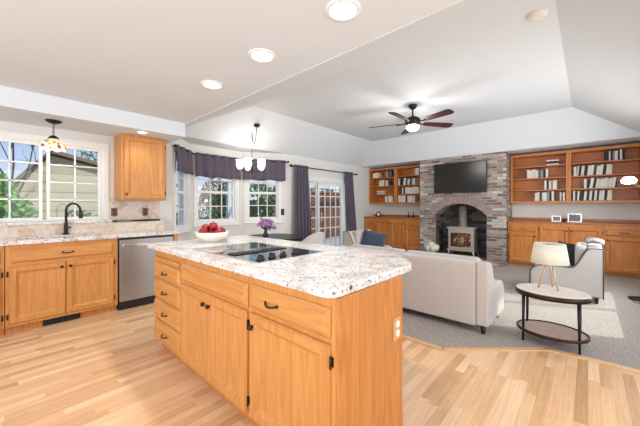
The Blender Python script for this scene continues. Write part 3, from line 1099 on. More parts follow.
def book_row(x0, x1, row, codes, where, lean=0.0, hgt=0.185, rev=False):
    """codes from left to right in the row"""
    n = len(codes)
    z = SHELF_Z[row] + 0.0005
    tot = x1 - x0
    ws = [rnd.uniform(0.75, 1.25) for _ in codes]
    s = sum(ws)
    ws = [w * tot / s for w in ws]
    x = x0
    prev_lean = 0
    for i, (c, w) in enumerate(zip(codes, ws)):
        h = hgt * rnd.uniform(0.88, 1.05)
        d = rnd.uniform(0.13, 0.17)
        col = CODE[c]
        o = book_mesh(w * 0.94, h, d).build('book', [BM[col], M['paper']], loc=(x, BKY + 0.035 + rnd.uniform(0, 0.02), z), bevel=0.0)
        if lean and 0 < i:
            a = lean * (1 if i < n - 1 else 0.3)
            o.rotation_euler = (0, a, 0)
            o.location.x = x
            o.location.z = z + w * 0.94 * math.sin(a)
        tag(o, '%s book, %s of %s from patio side, %s, %s' % (col, ORD[i], ['', 'one', 'two', 'three', 'four', 'five', 'six', 'seven', 'eight', 'nine', 'ten', 'eleven', 'twelve', 'thirteen', 'fourteen', 'fifteen', 'sixteen'][n], SHN[row], where),
            'book', 'books on the %s, %s' % (SHN[row], where))
        x += w
def book_stack(x0, x1, row, codes, where):
    z = SHELF_Z[row] + 0.0005
    for i, c in enumerate(codes):
        th = 0.026
        col = CODE[c]
        dx = rnd.uniform(-0.008, 0.008)
        b = MB()
        t = 0.003
        w = x1 - x0
        b.box(0, 0, 0, w, 0.004, th - 0.001).box(0, 0.004, 0, w, 0.15, t).box(0, 0.004, th - 0.001 - t, w, 0.15, th - 0.001)
        b.cur = 1
        b.box(0.004, 0.004, t, w - 0.004, 0.146, th - 0.001 - t)
        o = b.build('book', [BM[col], M['paper']], loc=(x0 + dx, BKY + 0.04, z + i * th))
        tag(o, '%s book lying flat, %s from bottom of pile, %s, %s' % (col, ORD[i], SHN[row], where), 'book', 'flat books on the %s, %s' % (SHN[row], where))
A, B_, C_, D_ = 'chimney bay, lamp-side bookcase', 'corner bay, lamp-side bookcase', 'corner bay, curtain-side bookcase', 'chimney bay, curtain-side bookcase'
def ux(u, y=7.55):
    t = (u - 320) / 293
    dx, dy = -math.sin(YAW) + math.cos(YAW) * t, math.cos(YAW) + math.sin(YAW) * t
    return dx / dy * y
book_stack(ux(547), ux(559), 3, 'wkkw', A)
book_row(ux(525), ux(548), 2, 'bwwcwsgkw', A)
book_row(ux(544.5), ux(557), 1, 'wkwgwc', A)
book_row(ux(535), ux(554), 0, 'wwkcwgkw', A)
book_row(ux(560), ux(565), 0, 'wkw', A + ' end')
book_row(ux(604.5), ux(625), 3, 'kkwkgwkwk', B_)
book_row(ux(573.6), ux(612), 2, 'wckwkwwbwwkwc', B_, 0.10)
book_row(ux(584), ux(617), 1, 'wkwkwcwwcwwk', B_, 0.14)
book_row(ux(573), ux(612), 0, 'wkwkkwkwkwkwwkwc', B_, 0.08)
book_row(ux(373), ux(379.3), 3, 'wwc', C_, hgt=0.15)
book_row(ux(386), ux(391.5), 3, 'gss', C_ + ' end')
book_row(ux(379), ux(389.7), 2, 'wwtws', C_, hgt=0.17)
book_stack(ux(377.4), ux(384), 1, 'gwgw', C_)
book_row(ux(385), ux(393), 0, 'wgwc', C_)
book_row(ux(413.6), ux(419.2), 3, 'tww', D_)
book_row(ux(398.3), ux(415), 2, 'wkkwkwkgw', D_, 0.10)
book_row(ux(402), ux(419), 1, 'wkwwwwcwww', D_)
book_row(ux(398.3), ux(415), 0, 'wcwwkwwwc', D_)

# things standing on the oak tops
def photo_frame(label, x, y, w, h, ang, pic):
    r = thing('photo_frame', label, 'photo frame', (x, y, 0.931), ang, 'framed photos on the oak top')
    b = MB()
    f = 0.022
    b.box(-w / 2, 0, 0, -w / 2 + f, 0.015, h).box(w / 2 - f, 0, 0, w / 2, 0.015, h).box(-w / 2 + f, 0, 0, w / 2 - f, 0.015, f).box(-w / 2 + f, 0, h - f, w / 2 - f, 0.015, h)
    b.build('frame', M['steel_l'], r, bevel=0.003)
    MB().box(-w / 2 + f, 0.008, f, w / 2 - f, 0.012, h - f).build('picture', pic, r)
    MB().box(-0.02, 0.015, 0.0, 0.02, 0.07, 0.006).box(-0.02, 0.015, 0.0, 0.02, 0.02, h * 0.7).build('easel_back', M['black'], r)
pic = mat('monochrome_photo', (120, 118, 118), 0.4, noise=0.9, nscale=26)
photo_frame('smaller silver photo frame on the oak top, nearer the chimney', ux(556.5, 7.4), 7.38, 0.15, 0.12, 0.15, pic)
photo_frame('larger silver photo frame on the oak top behind the armchair', ux(574.5, 7.4), 7.38, 0.21, 0.165, -0.1, pic)
o = MB().lathe([(0.028, 0), (0.032, 0.015), (0.024, 0.035), (0.03, 0.05), (0.012, 0.062)], n=14).build('trinket_pot', M['bronze'], loc=(ux(564.5, 7.4), 7.38, 0.931))
tag(o, 'small dark trinket pot between the two photo frames', 'ornament')
rg = thing('table_clock', 'round black ornament with pale centre on the oak top by the curtain', 'ornament', (ux(379, 7.45), 7.42, 0.931))
pts = [(0.062 * math.cos(2 * PI * i / 20), 0, 0.072 + 0.062 * math.sin(2 * PI * i / 20)) for i in range(21)]
MB().tube(pts, 0.016, 10).build('ring', M['black'], rg)
b = MB().lathe([(0.048, -0.006), (0.048, 0.006)], n=20).build('face', M['white_plastic'], rg, loc=(0, 0, 0.072))
b.rotation_euler = (PI / 2, 0, 0)
MB().box(-0.04, -0.025, 0, 0.04, 0.025, 0.012).build('foot', M['black'], rg)
for u, hh, lab in ((409, 0.15, 'slim dark bottle ornament, nearer the curtain, on the oak top'), (413.8, 0.17, 'taller dark bottle ornament beside the chimney on the oak top')):
    o = MB().lathe([(0.026, 0), (0.03, 0.02), (0.026, 0.06), (0.010, 0.085), (0.008, hh - 0.01), (0.012, hh)], n=14).build('bottle_ornament', M['black'], loc=(ux(u, 7.45), 7.42, 0.931))
    tag(o, lab, 'ornament', 'dark bottle ornaments')

# ------------------------------------------------------------------ fireplace
FX0, FX1, FY = -3.115, -1.262, 7.12
ax0, ax1, spring, apex = -2.76, -1.62, 1.03, 1.295
ch, sg = (ax1 - ax0), apex - spring
AR = (ch * ch / 4 + sg * sg) / (2 * sg)
acx, acz = (ax0 + ax1) / 2, apex - AR
half = math.asin(ch / 2 / AR)
fp = thing('fireplace', 'grey-brown brick fireplace chimney with arched opening', 'fireplace', (0, 0, 0))
arc = [(acx + AR * math.sin(half * (1 - 2 * i / 16)), acz + AR * math.cos(half * (1 - 2 * i / 16))) for i in range(17)]
poly = [(FX0, 0), (FX0, WZ - 0.002), (FX1, WZ - 0.002), (FX1, 0), (ax1, 0)] + arc + [(ax0, 0)]
MB().prism(poly, FY, BY - 0.004, 'y').build('chimney_breast', M['brick'], fp)
MB().box(ax0 - 0.01, 7.66, 0, ax1 + 0.01, 7.70, apex + 0.01).build('firebox_back', M['brick_d'], fp)
b = MB().box(ax0, FY + 0.11, 0, ax0 + 0.02, 7.66, spring + 0.02).box(ax1 - 0.02, FY + 0.11, 0, ax1, 7.66, spring + 0.02)
b.build('firebox_side', M['brick_d'], fp)
vb = MB()
nb = 19
h2 = half * 1.02
for i in range(nb):
    t0 = -h2 + 2 * h2 * (i + 0.06) / nb
    t1 = -h2 + 2 * h2 * (i + 0.94) / nb
    q = [(acx + r_ * math.sin(t), acz + r_ * math.cos(t)) for r_, t in ((AR, t0), (AR, t1), (AR + 0.175, t1), (AR + 0.175, t0))]
    vb.prism(q, FY - 0.016 - 0.006 * (i % 2), FY + 0.1, 'y')
m_arch = mat('arch_brick', (156, 139, 130), 0.9, noise=0.35, nscale=9, bump=0.3)
vb.build('arch', m_arch, fp, bevel=0.004)
hb = MB().box(FX0 - 0.0, 6.86, 0.012, FX1 + 0.02, FY, 0.05).box(ax0 + 0.0, FY, 0.0, ax1, 7.66, 0.05)
hb.build('hearth', M['brick'], fp, bevel=0.006)

# wood stove
st = thing('stove', 'pewter wood stove with lit fire standing in the brick arch', 'stove', (-2.19, 7.22, 0.0505))
bw = 0.30
MB().box(-bw + 0.02, 0.02, 0.17, bw - 0.02, 0.38, 0.66).build('body', M['stove'], st, bevel=0.012)
MB().box(-bw - 0.01, -0.01, 0.66, bw + 0.01, 0.41, 0.70).build('top_plate', M['stove'], st, bevel=0.008)
MB().box(-bw, 0.0, 0.14, bw, 0.40, 0.18).build('ash_lip', M['stove'], st, bevel=0.008)
def arch_poly(w, z0, z1, rise, n=10):
    p = [(-w, z0), (w, z0)]
    for i in range(n + 1):
        t = i / n
        p.append((w - 2 * w * t, z1 + rise * math.sin(PI * t)))
    return p
op = arch_poly(0.262, 0.19, 0.57, 0.06)
ip_ = arch_poly(0.225, 0.225, 0.545, 0.05)
b = MB()
n = len(op)
vs = [(x, 0.0, z) for x, z in op] + [(x, 0.0, z) for x, z in ip_] + [(x, 0.025, z) for x, z in op] + [(x, 0.025, z) for x, z in ip_]
fs = []
for i in range(n):
    j = (i + 1) % n
    fs += [(i, j, n + j, n + i), (2 * n + i, 2 * n + j, 3 * n + j, 3 * n + i), (i, j, 2 * n + j, 2 * n + i), (n + i, n + j, 3 * n + j, 3 * n + i)]
b.add(vs, fs)
dr = b.build('door', M['stove'], st)
MB().prism([(x * 0.97, z) for x, z in arch_poly(0.225, 0.23, 0.535, 0.05)], 0.010, 0.013, 'y').build('door_glass', M['glass'], dr)
g = MB()
for x in (-0.09, 0.0, 0.09):
    g.box(x - 0.004, 0.002, 0.24, x + 0.004, 0.010, 0.565)
g.build('grille', M['blackmetal'], dr)
MB().tube([(0.215, -0.012, 0.36), (0.215, -0.04, 0.37), (0.215, -0.04, 0.44)], 0.008, 8).build('latch', M['steel_l'], dr)
MB().box(-0.222, 0.016, 0.235, 0.222, 0.0195, 0.56).build('fire_glow', M['fire'], st)
lg = MB()
for i in range(3):
    lg.tube([(-0.15 + 0.02 * i, 0.012 - 0.002 * i, 0.265 + 0.03 * i), (0.13 - 0.03 * i, 0.012, 0.275 + 0.025 * i)], 0.008, 8)
lg.build('log', M['bark'], st)
for sx_ in (-1, 1):
    for yy in (0.03, 0.36):
        MB().tube([(sx_ * 0.255, yy, 0.15), (sx_ * 0.275, yy, 0.08), (sx_ * 0.315, yy, 0.0)], [0.028, 0.018, 0.016], 10).build('leg', M['stove'], st)
MB().lathe([(0.10, 0.69), (0.10, 0.72), (0.088, 0.73), (0.088, 1.20)], (0, 0.2, 0), 24).build('flue_pipe', M['flue'], st)
light('stove_fire_light', 'POINT', (-2.19, 7.12, 0.45), 1.2, (1.0, 0.55, 0.22), size=0.08)

# television
tv = thing('television', 'black flat screen television mounted on the brick chimney', 'television', (-2.165, 7.035, 1.54))
MB().box(-0.565, 0.0, 0.0, 0.565, 0.035, 0.69).build('bezel', M['black'], tv, bevel=0.004)
MB().box(-0.553, -0.002, 0.016, 0.553, 0.004, 0.678).build('screen', mat('matt_black_screen', (7, 7, 8), 0.24), tv)
MB().box(-0.2, 0.035, 0.18, 0.2, 0.085, 0.5).build('wall_mount', M['blackmetal'], tv)

# flowers on the hearth
fv = thing('flower_vase', 'bunch of cream hydrangeas in a vase on the brick hearth', 'flowers', (-2.75, 6.94, 0.0505))
MB().lathe([(0.05, 0), (0.07, 0.04), (0.065, 0.12), (0.045, 0.16), (0.05, 0.20)], n=20).build('vase', M['cloth_grey'], fv)
rr = random.Random(3)
pb = MB()
for hx, hy, hz, hr in ((-0.10, 0, 0.21, 0.085), (0.0, -0.03, 0.25, 0.10), (0.10, 0.01, 0.21, 0.085), (0.02, 0.05, 0.24, 0.08), (-0.055, -0.06, 0.19, 0.08), (0.06, -0.06, 0.19, 0.08)):
    for i in range(90):
        u_, t_ = rr.uniform(-1, 1), rr.uniform(0, 2 * PI)
        q = math.sqrt(1 - u_ * u_)
        n_ = Vector((q * math.cos(t_), q * math.sin(t_), u_))
        c = Vector((hx, hy, hz)) + n_ * hr
        a_ = n_.orthogonal().normalized() * 0.014
        b2 = n_.cross(a_)
        pb.add([c + a_, c + b2, c - a_, c - b2], [(0, 1, 2, 3)])
    pb.ball((hx, hy, hz), hr * 0.9, n=10, m=7)
pb.build('blossoms', M['petal_white'], fv, recalc=False)

# ------------------------------------------------------------------ seating
def arm_profile(L, hb, ha, n=8):
    """side outline (x along depth: 0 = rear of back, L = front; z)"""
    p = [(0.0, 0.085), (0.0, hb), (0.115, hb)]
    for i in range(1, n + 1):
        t = i / n
        s = 0.5 - 0.5 * math.cos(PI * t)
        p.append((0.115 + 0.19 * t, hb - (hb - ha) * s))
    p.append((L - 0.17, ha))
    for i in range(1, 7):
        t = i / 6 * PI / 2
        p.append((L - 0.17 + 0.17 * math.sin(t), ha - 0.13 + 0.13 * math.cos(t)))
    p.append((L, 0.085))
    return p

def seat_piece(name, label, cat, loc, rotz, width, L, hb, ha, cloth, seats=1, piping=True, group=None):
    """faces local +x; runs along local y from 0 to width"""
    r = thing(name, label, cat, loc, rotz, group)
    prof = arm_profile(L, hb, ha)
    T = 0.11
    for y0, y1 in ((0, T), (width - T, width)):
        arm = MB().prism(prof, y0, y1, 'y').build('arm', cloth, r, bevel=0.02, seg=3)
        if piping:
            yy = y0 if y0 == 0 else y1
            MB().tube([(x, yy, z) for x, z in prof[1:]] + [], 0.006, 6).build('piping', M['piping'], arm)
            MB().tube([(0.0, yy, 0.075), (0, yy, hb)], 0.006, 6).build('piping', M['piping'], arm)
    MB().box(0.002, T, 0.07, 0.15, width - T, hb - 0.004).build('backrest', cloth, r, bevel=0.02, seg=3)
    MB().box(0.15, T, 0.07, L - 0.03, width - T, 0.24).build('seat_base', cloth, r, bevel=0.015)
    w = (width - 2 * T) / seats
    for k in range(seats):
        y0, y1 = T + k * w + 0.006, T + (k + 1) * w - 0.006
        MB().box(0.17, y0, 0.242, L - 0.01, y1, 0.36).build('seat_cushion', cloth, r, bevel=0.035, seg=4)
        c = MB().box(0.15, y0, 0.36, 0.27, y1, hb + 0.02).build('back_cushion', cloth, r, bevel=0.045, seg=4)
    for x, y in ((0.06, 0.06), (0.06, width - 0.06), (L - 0.08, 0.06), (L - 0.08, width - 0.06)):
        MB().tube([(x, y, 0.0), (x, y, 0.075)], [0.02, 0.03], 4).build('leg', M['darkwood'], r)
    return r

CZ = 0.0125
seat_piece('sofa', 'off-white sofa seen from behind, standing on the carpet beyond the island', 'sofa', (-0.685, 3.08, CZ), PI / 2, 1.85, 0.70, 0.685, 0.43, M['cloth_white'], 2, piping=False)
seat_piece('armchair', 'off-white armchair with dark piping and black pillow, behind the oval table', 'armchair', (0.14, 5.72, CZ), PI, 0.72, 0.74, 0.695, 0.43, M['cloth_grey'], 1, group='piped armchairs')
seat_piece('armchair', 'pale armchair with dark piping holding a blue pillow, near the patio door', 'armchair', (-3.60, 4.62, CZ), 0.0, 0.74, 0.74, 0.72, 0.43, M['cloth_grey'], 1, group='piped armchairs')

def pillow(name, label, cat, loc, rot, w, h, t, m):
    b = MB()
    n = 12
    vs, fs = [], []
    for side in (1, -1):
        for i in range(n + 1):
            for j in range(n + 1):
                u_, v_ = i / n * 2 - 1, j / n * 2 - 1
                k = (1 - u_ ** 4) * (1 - v_ ** 4)
                pinch = 1 - 0.06 * (1 - abs(u_)) * abs(v_) ** 3 
                pinch2 = 1 - 0.06 * (1 - abs(v_)) * abs(u_) ** 3
                vs.append((u_ * w / 2 * pinch2, side * t / 2 * k ** 0.5, v_ * h / 2 * pinch))
    o = (n + 1) ** 2
    for s_ in (0, 1):
        for i in range(n):
            for j in range(n):
                a = s_ * o + i * (n + 1) + j
                fs.append((a, a + 1, a + n + 2, a + n + 1))
    b.add(vs, fs, True)
    ob = b.build(name, m, loc=loc)
    ob.rotation_euler = rot
    return tag(ob, label, cat)
pillow('pillow', 'slate blue square pillow leaning in the armchair near the patio door', 'pillow', (-3.13, 4.98, 0.53), (math.radians(-16), math.radians(14), math.radians(40)), 0.46, 0.42, 0.15, M['navy'])
pillow('pillow', 'black pillow leaning in the armchair behind the table lamp', 'pillow', (-0.20, 5.36, 0.545), (math.radians(10), 0, math.radians(-62)), 0.40, 0.38, 0.14, M['black_cloth'])
th = MB()
pts_ = []
nx, ny = 16, 10
vs, fs = [], []
for i in range(nx + 1):
    for j in range(ny + 1):
        u_, v_ = i / nx, j / ny
        vs.append((-0.02 + 0.17 * v_, 5.16 + 0.34 * u_, 0.745 + CZ + 0.015 * math.sin(u_ * 15 + v_ * 4) + 0.02 * math.sin(PI * v_)))
for i in range(nx):
    for j in range(ny):
        a = i * (ny + 1) + j
        fs.append((a, a + 1, a + ny + 2, a + ny + 1))
th.add(vs, fs, True)
o = th.build('throw_blanket', mat('grey_throw', (158, 154, 154), 0.95, noise=0.2, nscale=60))
sd = o.modifiers.new('thickness', 'SOLIDIFY')
sd.thickness = 0.02
tag(o, 'grey throw draped over the back of the black-pillow armchair', 'blanket')

# ------------------------------------------------------------------ oval side table with lamp
TC = (-0.245, 3.36)
TA, TB = 0.272, 0.225
TROT = 0.0
tb_ = thing('side_table', 'oval side table with pale top and slim black legs', 'side table', (TC[0], TC[1], CZ), TROT)
ell = lambda a, b, n=48: [(a * math.cos(2 * PI * i / n), b * math.sin(2 * PI * i / n)) for i in range(n)]
MB().prism(ell(TA - 0.006, TB - 0.006), 0.447, 0.467).build('table_top', M['marble'], tb_, bevel=0.003)
def ell_ring(a, b, w, z0, z1, n=48):
    m_ = MB()
    vs = [(x, y, z) for z in (z0, z1) for (x, y) in ell(a, b, n)] + [(x, y, z) for z in (z0, z1) for (x, y) in ell(a - w, b - w, n)]
    fs = []
    for i in range(n):
        j = (i + 1) % n
        fs += [(i, j, n + j, n + i), (2 * n + i, 3 * n + i, 3 * n + j, 2 * n + j), (n + i, n + j, 3 * n + j, 3 * n + i), (i, 2 * n + i, 2 * n + j, j)]
    return m_.add(vs, fs, True)
ell_ring(TA, TB, 0.012, 0.42, 0.462).build('rim', M['bronze'], tb_)
MB().prism(ell(TA - 0.02, TB - 0.02), 0.425, 0.447).build('under_frame', M['bronze'], tb_)
ell_ring(TA - 0.01, TB - 0.01, 0.012, 0.092, 0.115).build('shelf_rim', M['bronze'], tb_)
MB().prism(ell(TA - 0.02, TB - 0.02), 0.095, 0.107).build('lower_shelf', mat('taupe_stone_shelf', (174, 150, 136), 0.35, noise=0.15, nscale=14), tb_)
for a in (218, 322, 38, 142):
    t = math.radians(a)
    x, y = (TA - 0.03) * math.cos(t), (TB - 0.03) * math.sin(t)
    MB().tube([(x, y, 0.43), (x * 1.02, y * 1.02, 0.0)], [0.014, 0.008], 8).build('leg', M['blackmetal'], tb_)

lamp = thing('table_lamp', 'tripod table lamp with cream drum shade on the oval table', 'lamp', (-0.262, 3.42, CZ + 0.4675))
b = MB().lathe([(0.145, 0.235), (0.118, 0.415)], n=36, caps=False)
o = b.build('lamp_shade', M['shade'], lamp)
sd = o.modifiers.new('thickness', 'SOLIDIFY')
sd.thickness = 0.003
for a in (200, 320, 80):
    t = math.radians(a)
    MB().tube([(0.012 * math.cos(t), 0.012 * math.sin(t), 0.275), (0.085 * math.cos(t), 0.085 * math.sin(t), 0.0)], [0.006, 0.009], 8).build('leg', M['lampleg'], lamp)
MB().lathe([(0.018, 0.26), (0.02, 0.285), (0.014, 0.32)], n=14).build('socket', M['bronze'], lamp)
b = MB()
for k in range(3):
    t = 2 * PI * k / 3
    b.tube([(0, 0, 0.405), (0.117 * math.cos(t), 0.117 * math.sin(t), 0.405)], 0.002, 6)
b.tube([(0, 0, 0.32), (0, 0, 0.415)], 0.003, 6)
b.build('spider_fitting', M['bronze'], lamp)
cpts = [(-0.23, 3.50, CZ + 0.472), (-0.24, 3.60, CZ + 0.46), (-0.28, 3.68, 0.22), (-0.30, 3.75, 0.03), (-0.42, 3.95, 0.02), (-0.35, 4.2, 0.02)]

# floor lamp
fl = thing('floor_lamp', 'dark arching floor lamp with glowing white shade by the bookcase', 'lamp', (0.52, 5.66, CZ))
MB().lathe([(0.13, 0), (0.13, 0.014), (0.11, 0.02), (0.014, 0.03)], n=32).build('base', M['black'], fl)
ptz = [(0.06, 0, 0.02), (0.07, 0, 0.9), (0.07, 0, 1.40), (0.06, 0.0, 1.47), (0.03, 0, 1.50), (-0.03, 0.01, 1.49), (-0.095, 0.05, 1.53)]
MB().tube(ptz, 0.009, 8).build('pole', M['blackmetal'], fl)
sh = MB().lathe([(0.015, 0.05), (0.05, 0.042), (0.078, 0.0), (0.07, -0.035), (0.04, -0.05), (0.001, -0.052)], n=28, caps=False)
o = sh.build('lamp_shade', M['white_shade'], fl, loc=(-0.115, 0.06, 1.575))
light('floor_lamp_light', 'POINT', (0.43, 5.60, 1.45), 6, (1, 0.93, 0.82), size=0.06)
tag(MB().tube([(0.40, 5.60, 0.02), (0.44, 5.45, 0.018), (0.52, 5.36, 0.018), (0.66, 5.35, 0.018), (0.70, 5.2, 0.018)], 0.004, 6).build('power_cord', M['black']), 'thin black power cord on the carpet beside the floor lamp base', 'cord')

# ------------------------------------------------------------------ dining corner
dt = thing('dining_table', 'round dark dining table in the window bay carrying purple flowers', 'table', (-3.75, 2.98, 0), 0.12)
MB().lathe([(0.49, 0.715), (0.50, 0.722), (0.50, 0.743), (0.49, 0.75)], n=56).build('table_top', M['black'], dt)
MB().lathe([(0.40, 0.65), (0.40, 0.715)], n=40).build('apron', M['darkwood'], dt)
MB().lathe([(0.30, 0.0), (0.29, 0.03), (0.10, 0.06), (0.055, 0.12), (0.07, 0.35), (0.05, 0.55), (0.12, 0.65)], n=28).build('pedestal', M['darkwood'], dt)
dc = thing('dining_chair', 'grey upholstered dining chair with rounded back beside the dark table', 'chair', (-3.13, 3.14, 0), 0.10)
MB().box(-0.30, -0.23, 0.40, 0.16, 0.23, 0.48).build('seat', M['cloth_grey'], dc, bevel=0.03, seg=3)
vs, fs = [], []
n = 14
for s_ in (0, 1):
    for i in range(n + 1):
        a = -1.15 + 2.3 * i / n
        rad = 0.27 + (0.05 if s_ else 0.0)
        hz = 0.86 - 0.19 * abs(a / 1.15) ** 2.2
        for z in (0.42, hz):
            lean = 0.06 * (z - 0.42)
            vs.append((-0.09 + (rad + lean) * math.cos(a), rad * math.sin(a), z))
q = 2 * (n + 1)
for i in range(n):
    fs += [(2 * i, 2 * i + 2, 2 * i + 3, 2 * i + 1), (q + 2 * i, q + 2 * i + 1, q + 2 * i + 3, q + 2 * i + 2),
           (2 * i + 1, 2 * i + 3, q + 2 * i + 3, q + 2 * i + 1), (2 * i, q + 2 * i, q + 2 * i + 2, 2 * i + 2)]
fs += [(0, 1, q + 1, q), (2 * n, q + 2 * n, q + 2 * n + 1, 2 * n + 1)]
MB().add(vs, fs, True).build('backrest', M['cloth_grey'], dc, bevel=0.012)
for x, y in ((-0.25, -0.19), (-0.25, 0.19), (0.13, -0.19), (0.13, 0.19)):
    MB().tube([(x, y, 0.41), (x * 1.08, y * 1.08, 0.0)], [0.02, 0.013], 8).build('leg', M['darkwood'], dc)

vz = thing('flower_vase', 'spray of purple flowers in a dark vase on the dining table', 'flowers', (-3.79, 2.86, 0.7505))
MB().lathe([(0.035, 0), (0.042, 0.02), (0.03, 0.07), (0.02, 0.10), (0.026, 0.115)], n=18).build('vase', M['darkwood'], vz)
rr = random.Random(8)
stb, plb, lfb = MB(), MB(), MB()
for i in range(26):
    a, sp_ = rr.uniform(0, 2 * PI), rr.uniform(0.02, 0.17)
    tip = Vector((sp_ * math.cos(a), sp_ * math.sin(a), rr.uniform(0.17, 0.31) - sp_ * 0.35))
    stb.tube([(0, 0, 0.09), tuple(tip * 0.5 + Vector((0, 0, 0.06))), tuple(tip)], 0.002, 5)
    for k in range(26):
        c = tip + Vector((rr.gauss(0, 0.018), rr.gauss(0, 0.018), rr.gauss(0, 0.014)))
        n_ = Vector((rr.gauss(0, 1), rr.gauss(0, 1), rr.gauss(0, 1))).normalized()
        u_ = n_.orthogonal() * 0.013
        w_ = n_.cross(u_)
        plb.add([c + u_, c + w_, c - u_, c - w_], [(0, 1, 2, 3)])
for i in range(30):
    a, sp_ = rr.uniform(0, 2 * PI), rr.uniform(0.02, 0.10)
    c = Vector((sp_ * math.cos(a), sp_ * math.sin(a), rr.uniform(0.11, 0.18)))
    u_ = Vector((math.cos(a), math.sin(a), 0.6)) * 0.03
    w_ = Vector((-math.sin(a), math.cos(a), 0)) * 0.01
    lfb.add([c - u_, c + w_, c + u_, c - w_], [(0, 1, 2, 3)])
stb.build('stems', M['leaf'], vz)
plb.build('blossoms', M['purple'], vz, recalc=False)
lfb.build('leaves', M['leaf'], vz, recalc=False)
for x, y, h_, lab in ((-3.58, 2.90, 0.10, 'short glass tumbler on the dining table near the purple flowers'), (-3.42, 2.98, 0.14, 'taller glass on the dining table nearer the grey chair')):
    o = MB().lathe([(0.026, 0.0), (0.032, 0.006), (0.034, h_)], n=18, caps=False).build('drinking_glass', M['glass'], loc=(x, y, 0.7505))
    tag(o, lab, 'glass')

# ------------------------------------------------------------------ curtains and rods
def rod(name, label, pts, r=0.012):
    t = thing(name, label, 'curtain rod')
    MB().tube(pts, r, 10).build('pole', M['blackmetal'], t)
    for p in (pts[0], pts[-1]):
        MB().ball(p, r * 2.4, n=12, m=8).build('finial', M['blackmetal'], t)
    return t
RX_ = LX + 0.09
PZ = 2.125
pr_ = rod('curtain_rod', 'long black curtain rod above the patio door', [(RX_, 4.28, PZ), (RX_, 6.74, PZ)])
b = MB()
for y in (4.36, 6.70):
    b.tube([(LX + 0.002, y, PZ - 0.01), (RX_, y, PZ - 0.01)], 0.007, 6)
b.build('bracket', M['blackmetal'], pr_)

def drape(name, label, path_top, path_bot, z0, z1, folds, amp, rows=10, kind='curtain', group=None):
    """wavy hanging cloth; path_* = list of 2-D points (top / bottom); hangs between z0 and z1"""
    def along(path, t):
        L_ = [0]
        for a, b_ in zip(path, path[1:]):
            L_.append(L_[-1] + (Vector(b_) - Vector(a)).length)
        d = t * L_[-1]
        for i in range(len(path) - 1):
            if d <= L_[i + 1] + 1e-9:
                k = (d - L_[i]) / (L_[i + 1] - L_[i])
                p = Vector(path[i]).lerp(Vector(path[i + 1]), k)
                tg = (Vector(path[i + 1]) - Vector(path[i])).normalized()
                return p, Vector((tg.y, -tg.x))
    n = folds * 10
    vs, fs = [], []
    for j in range(rows + 1):
        s = j / rows
        for i in range(n + 1):
            t = i / n
            pt, nt_ = along(path_top, t)
            pb_, nb_ = along(path_bot, t)
            ph = 2 * PI * folds * t + 0.5 * math.sin(3 * s + 5 * t)
            off = amp * math.sin(ph) * (0.75 + 0.35 * s)
            p = pt.lerp(pb_, s) + nt_.lerp(nb_, s) * off
            dz = 0.012 * math.sin(ph * 0.5) * s
            vs.append((p.x, p.y, z1 + (z0 - z1) * s + dz))
    for j in range(rows):
        for i in range(n):
            a = j * (n + 1) + i
            fs.append((a, a + 1, a + n + 2, a + n + 1))
    o = MB().add(vs, fs, True).build(name, M['curtain'], recalc=False)
    sd = o.modifiers.new('thickness', 'SOLIDIFY')
    sd.thickness = 0.004
    return tag(o, label, kind, group)
drape('curtain', 'plum grey curtain hanging at the bay side of the patio door', [(RX_, 4.40), (RX_, 4.83)], [(RX_ + 0.03, 4.36), (RX_ + 0.03, 4.93)], 0.03, PZ + 0.035, 5, 0.036, group='patio door curtains')
drape('curtain', 'plum grey curtain hanging at the cabinet side of the patio door', [(RX_, 6.20), (RX_, 6.58)], [(RX_ + 0.03, 6.36), (RX_ + 0.03, 6.74)], 0.03, PZ + 0.035, 4, 0.036, group='patio door curtains')

def inset(a, b_, d):
    t = (b_ - a).normalized()
    return Vector((t.y, -t.x)) * d
VZ = 2.19
ins = 0.085
# bent rod follows the bay, set in from the walls
q0 = BP[0] + Vector((0.07, 0.02)); q1 = BP[1] + Vector((ins, 0.035)); q2 = BP[2] + Vector((ins, -0.05)); q3 = BP[3] + Vector((0.10, -0.02))
vr = rod('curtain_rod', 'bent black rod carrying the valances across the bay windows', [(p.x, p.y, VZ) for p in (q0, q1, q2, q3)], 0.010)
b = MB()
for p, w in ((q0, BP[0]), (q1, BP[1]), (q2, BP[2]), (q3, BP[3])):
    b.tube([(w.x, w.y, VZ - 0.012), (p.x, p.y, VZ - 0.012)], 0.006, 6)
b.build('bracket', M['blackmetal'], vr)
def seg(a, b_, s0, s1):
    return [tuple(a.lerp(b_, s0)), tuple(a.lerp(b_, s1))]
p_ = seg(q0, q1, 0.06, 0.93)
drape('valance', 'short plum grey valance over the narrow bay window', p_, p_, 1.80, VZ + 0.03, 3, 0.024, 6, 'valance', 'bay valances')
p_ = seg(q1, q2, 0.03, 0.96)
drape('valance', 'plum grey valance over the middle bay window', p_, p_, 1.78, VZ + 0.03, 5, 0.024, 6, 'valance', 'bay valances')
p_ = seg(q2, q3, 0.02, 0.94)
drape('valance', 'plum grey valance behind the chandelier', p_, p_, 1.78, VZ + 0.03, 4, 0.024, 6, 'valance', 'bay valances')

# wall phone plate beside the bay
sw = thing('light_switch', 'black switch plate on the wall between bay and patio curtain', 'switch', tuple(BP[2].lerp(BP[3], 0.915)) + (1.11,), math.atan2((BP[3] - BP[2]).y, (BP[3] - BP[2]).x))
MB().box(-0.04, -0.018, -0.07, 0.04, 0, 0.07).build('plate', M['black'], sw, bevel=0.004)
MB().box(-0.012, -0.024, -0.025, 0.012, -0.017, 0.025).build('toggle', M['blackmetal'], sw, bevel=0.002)

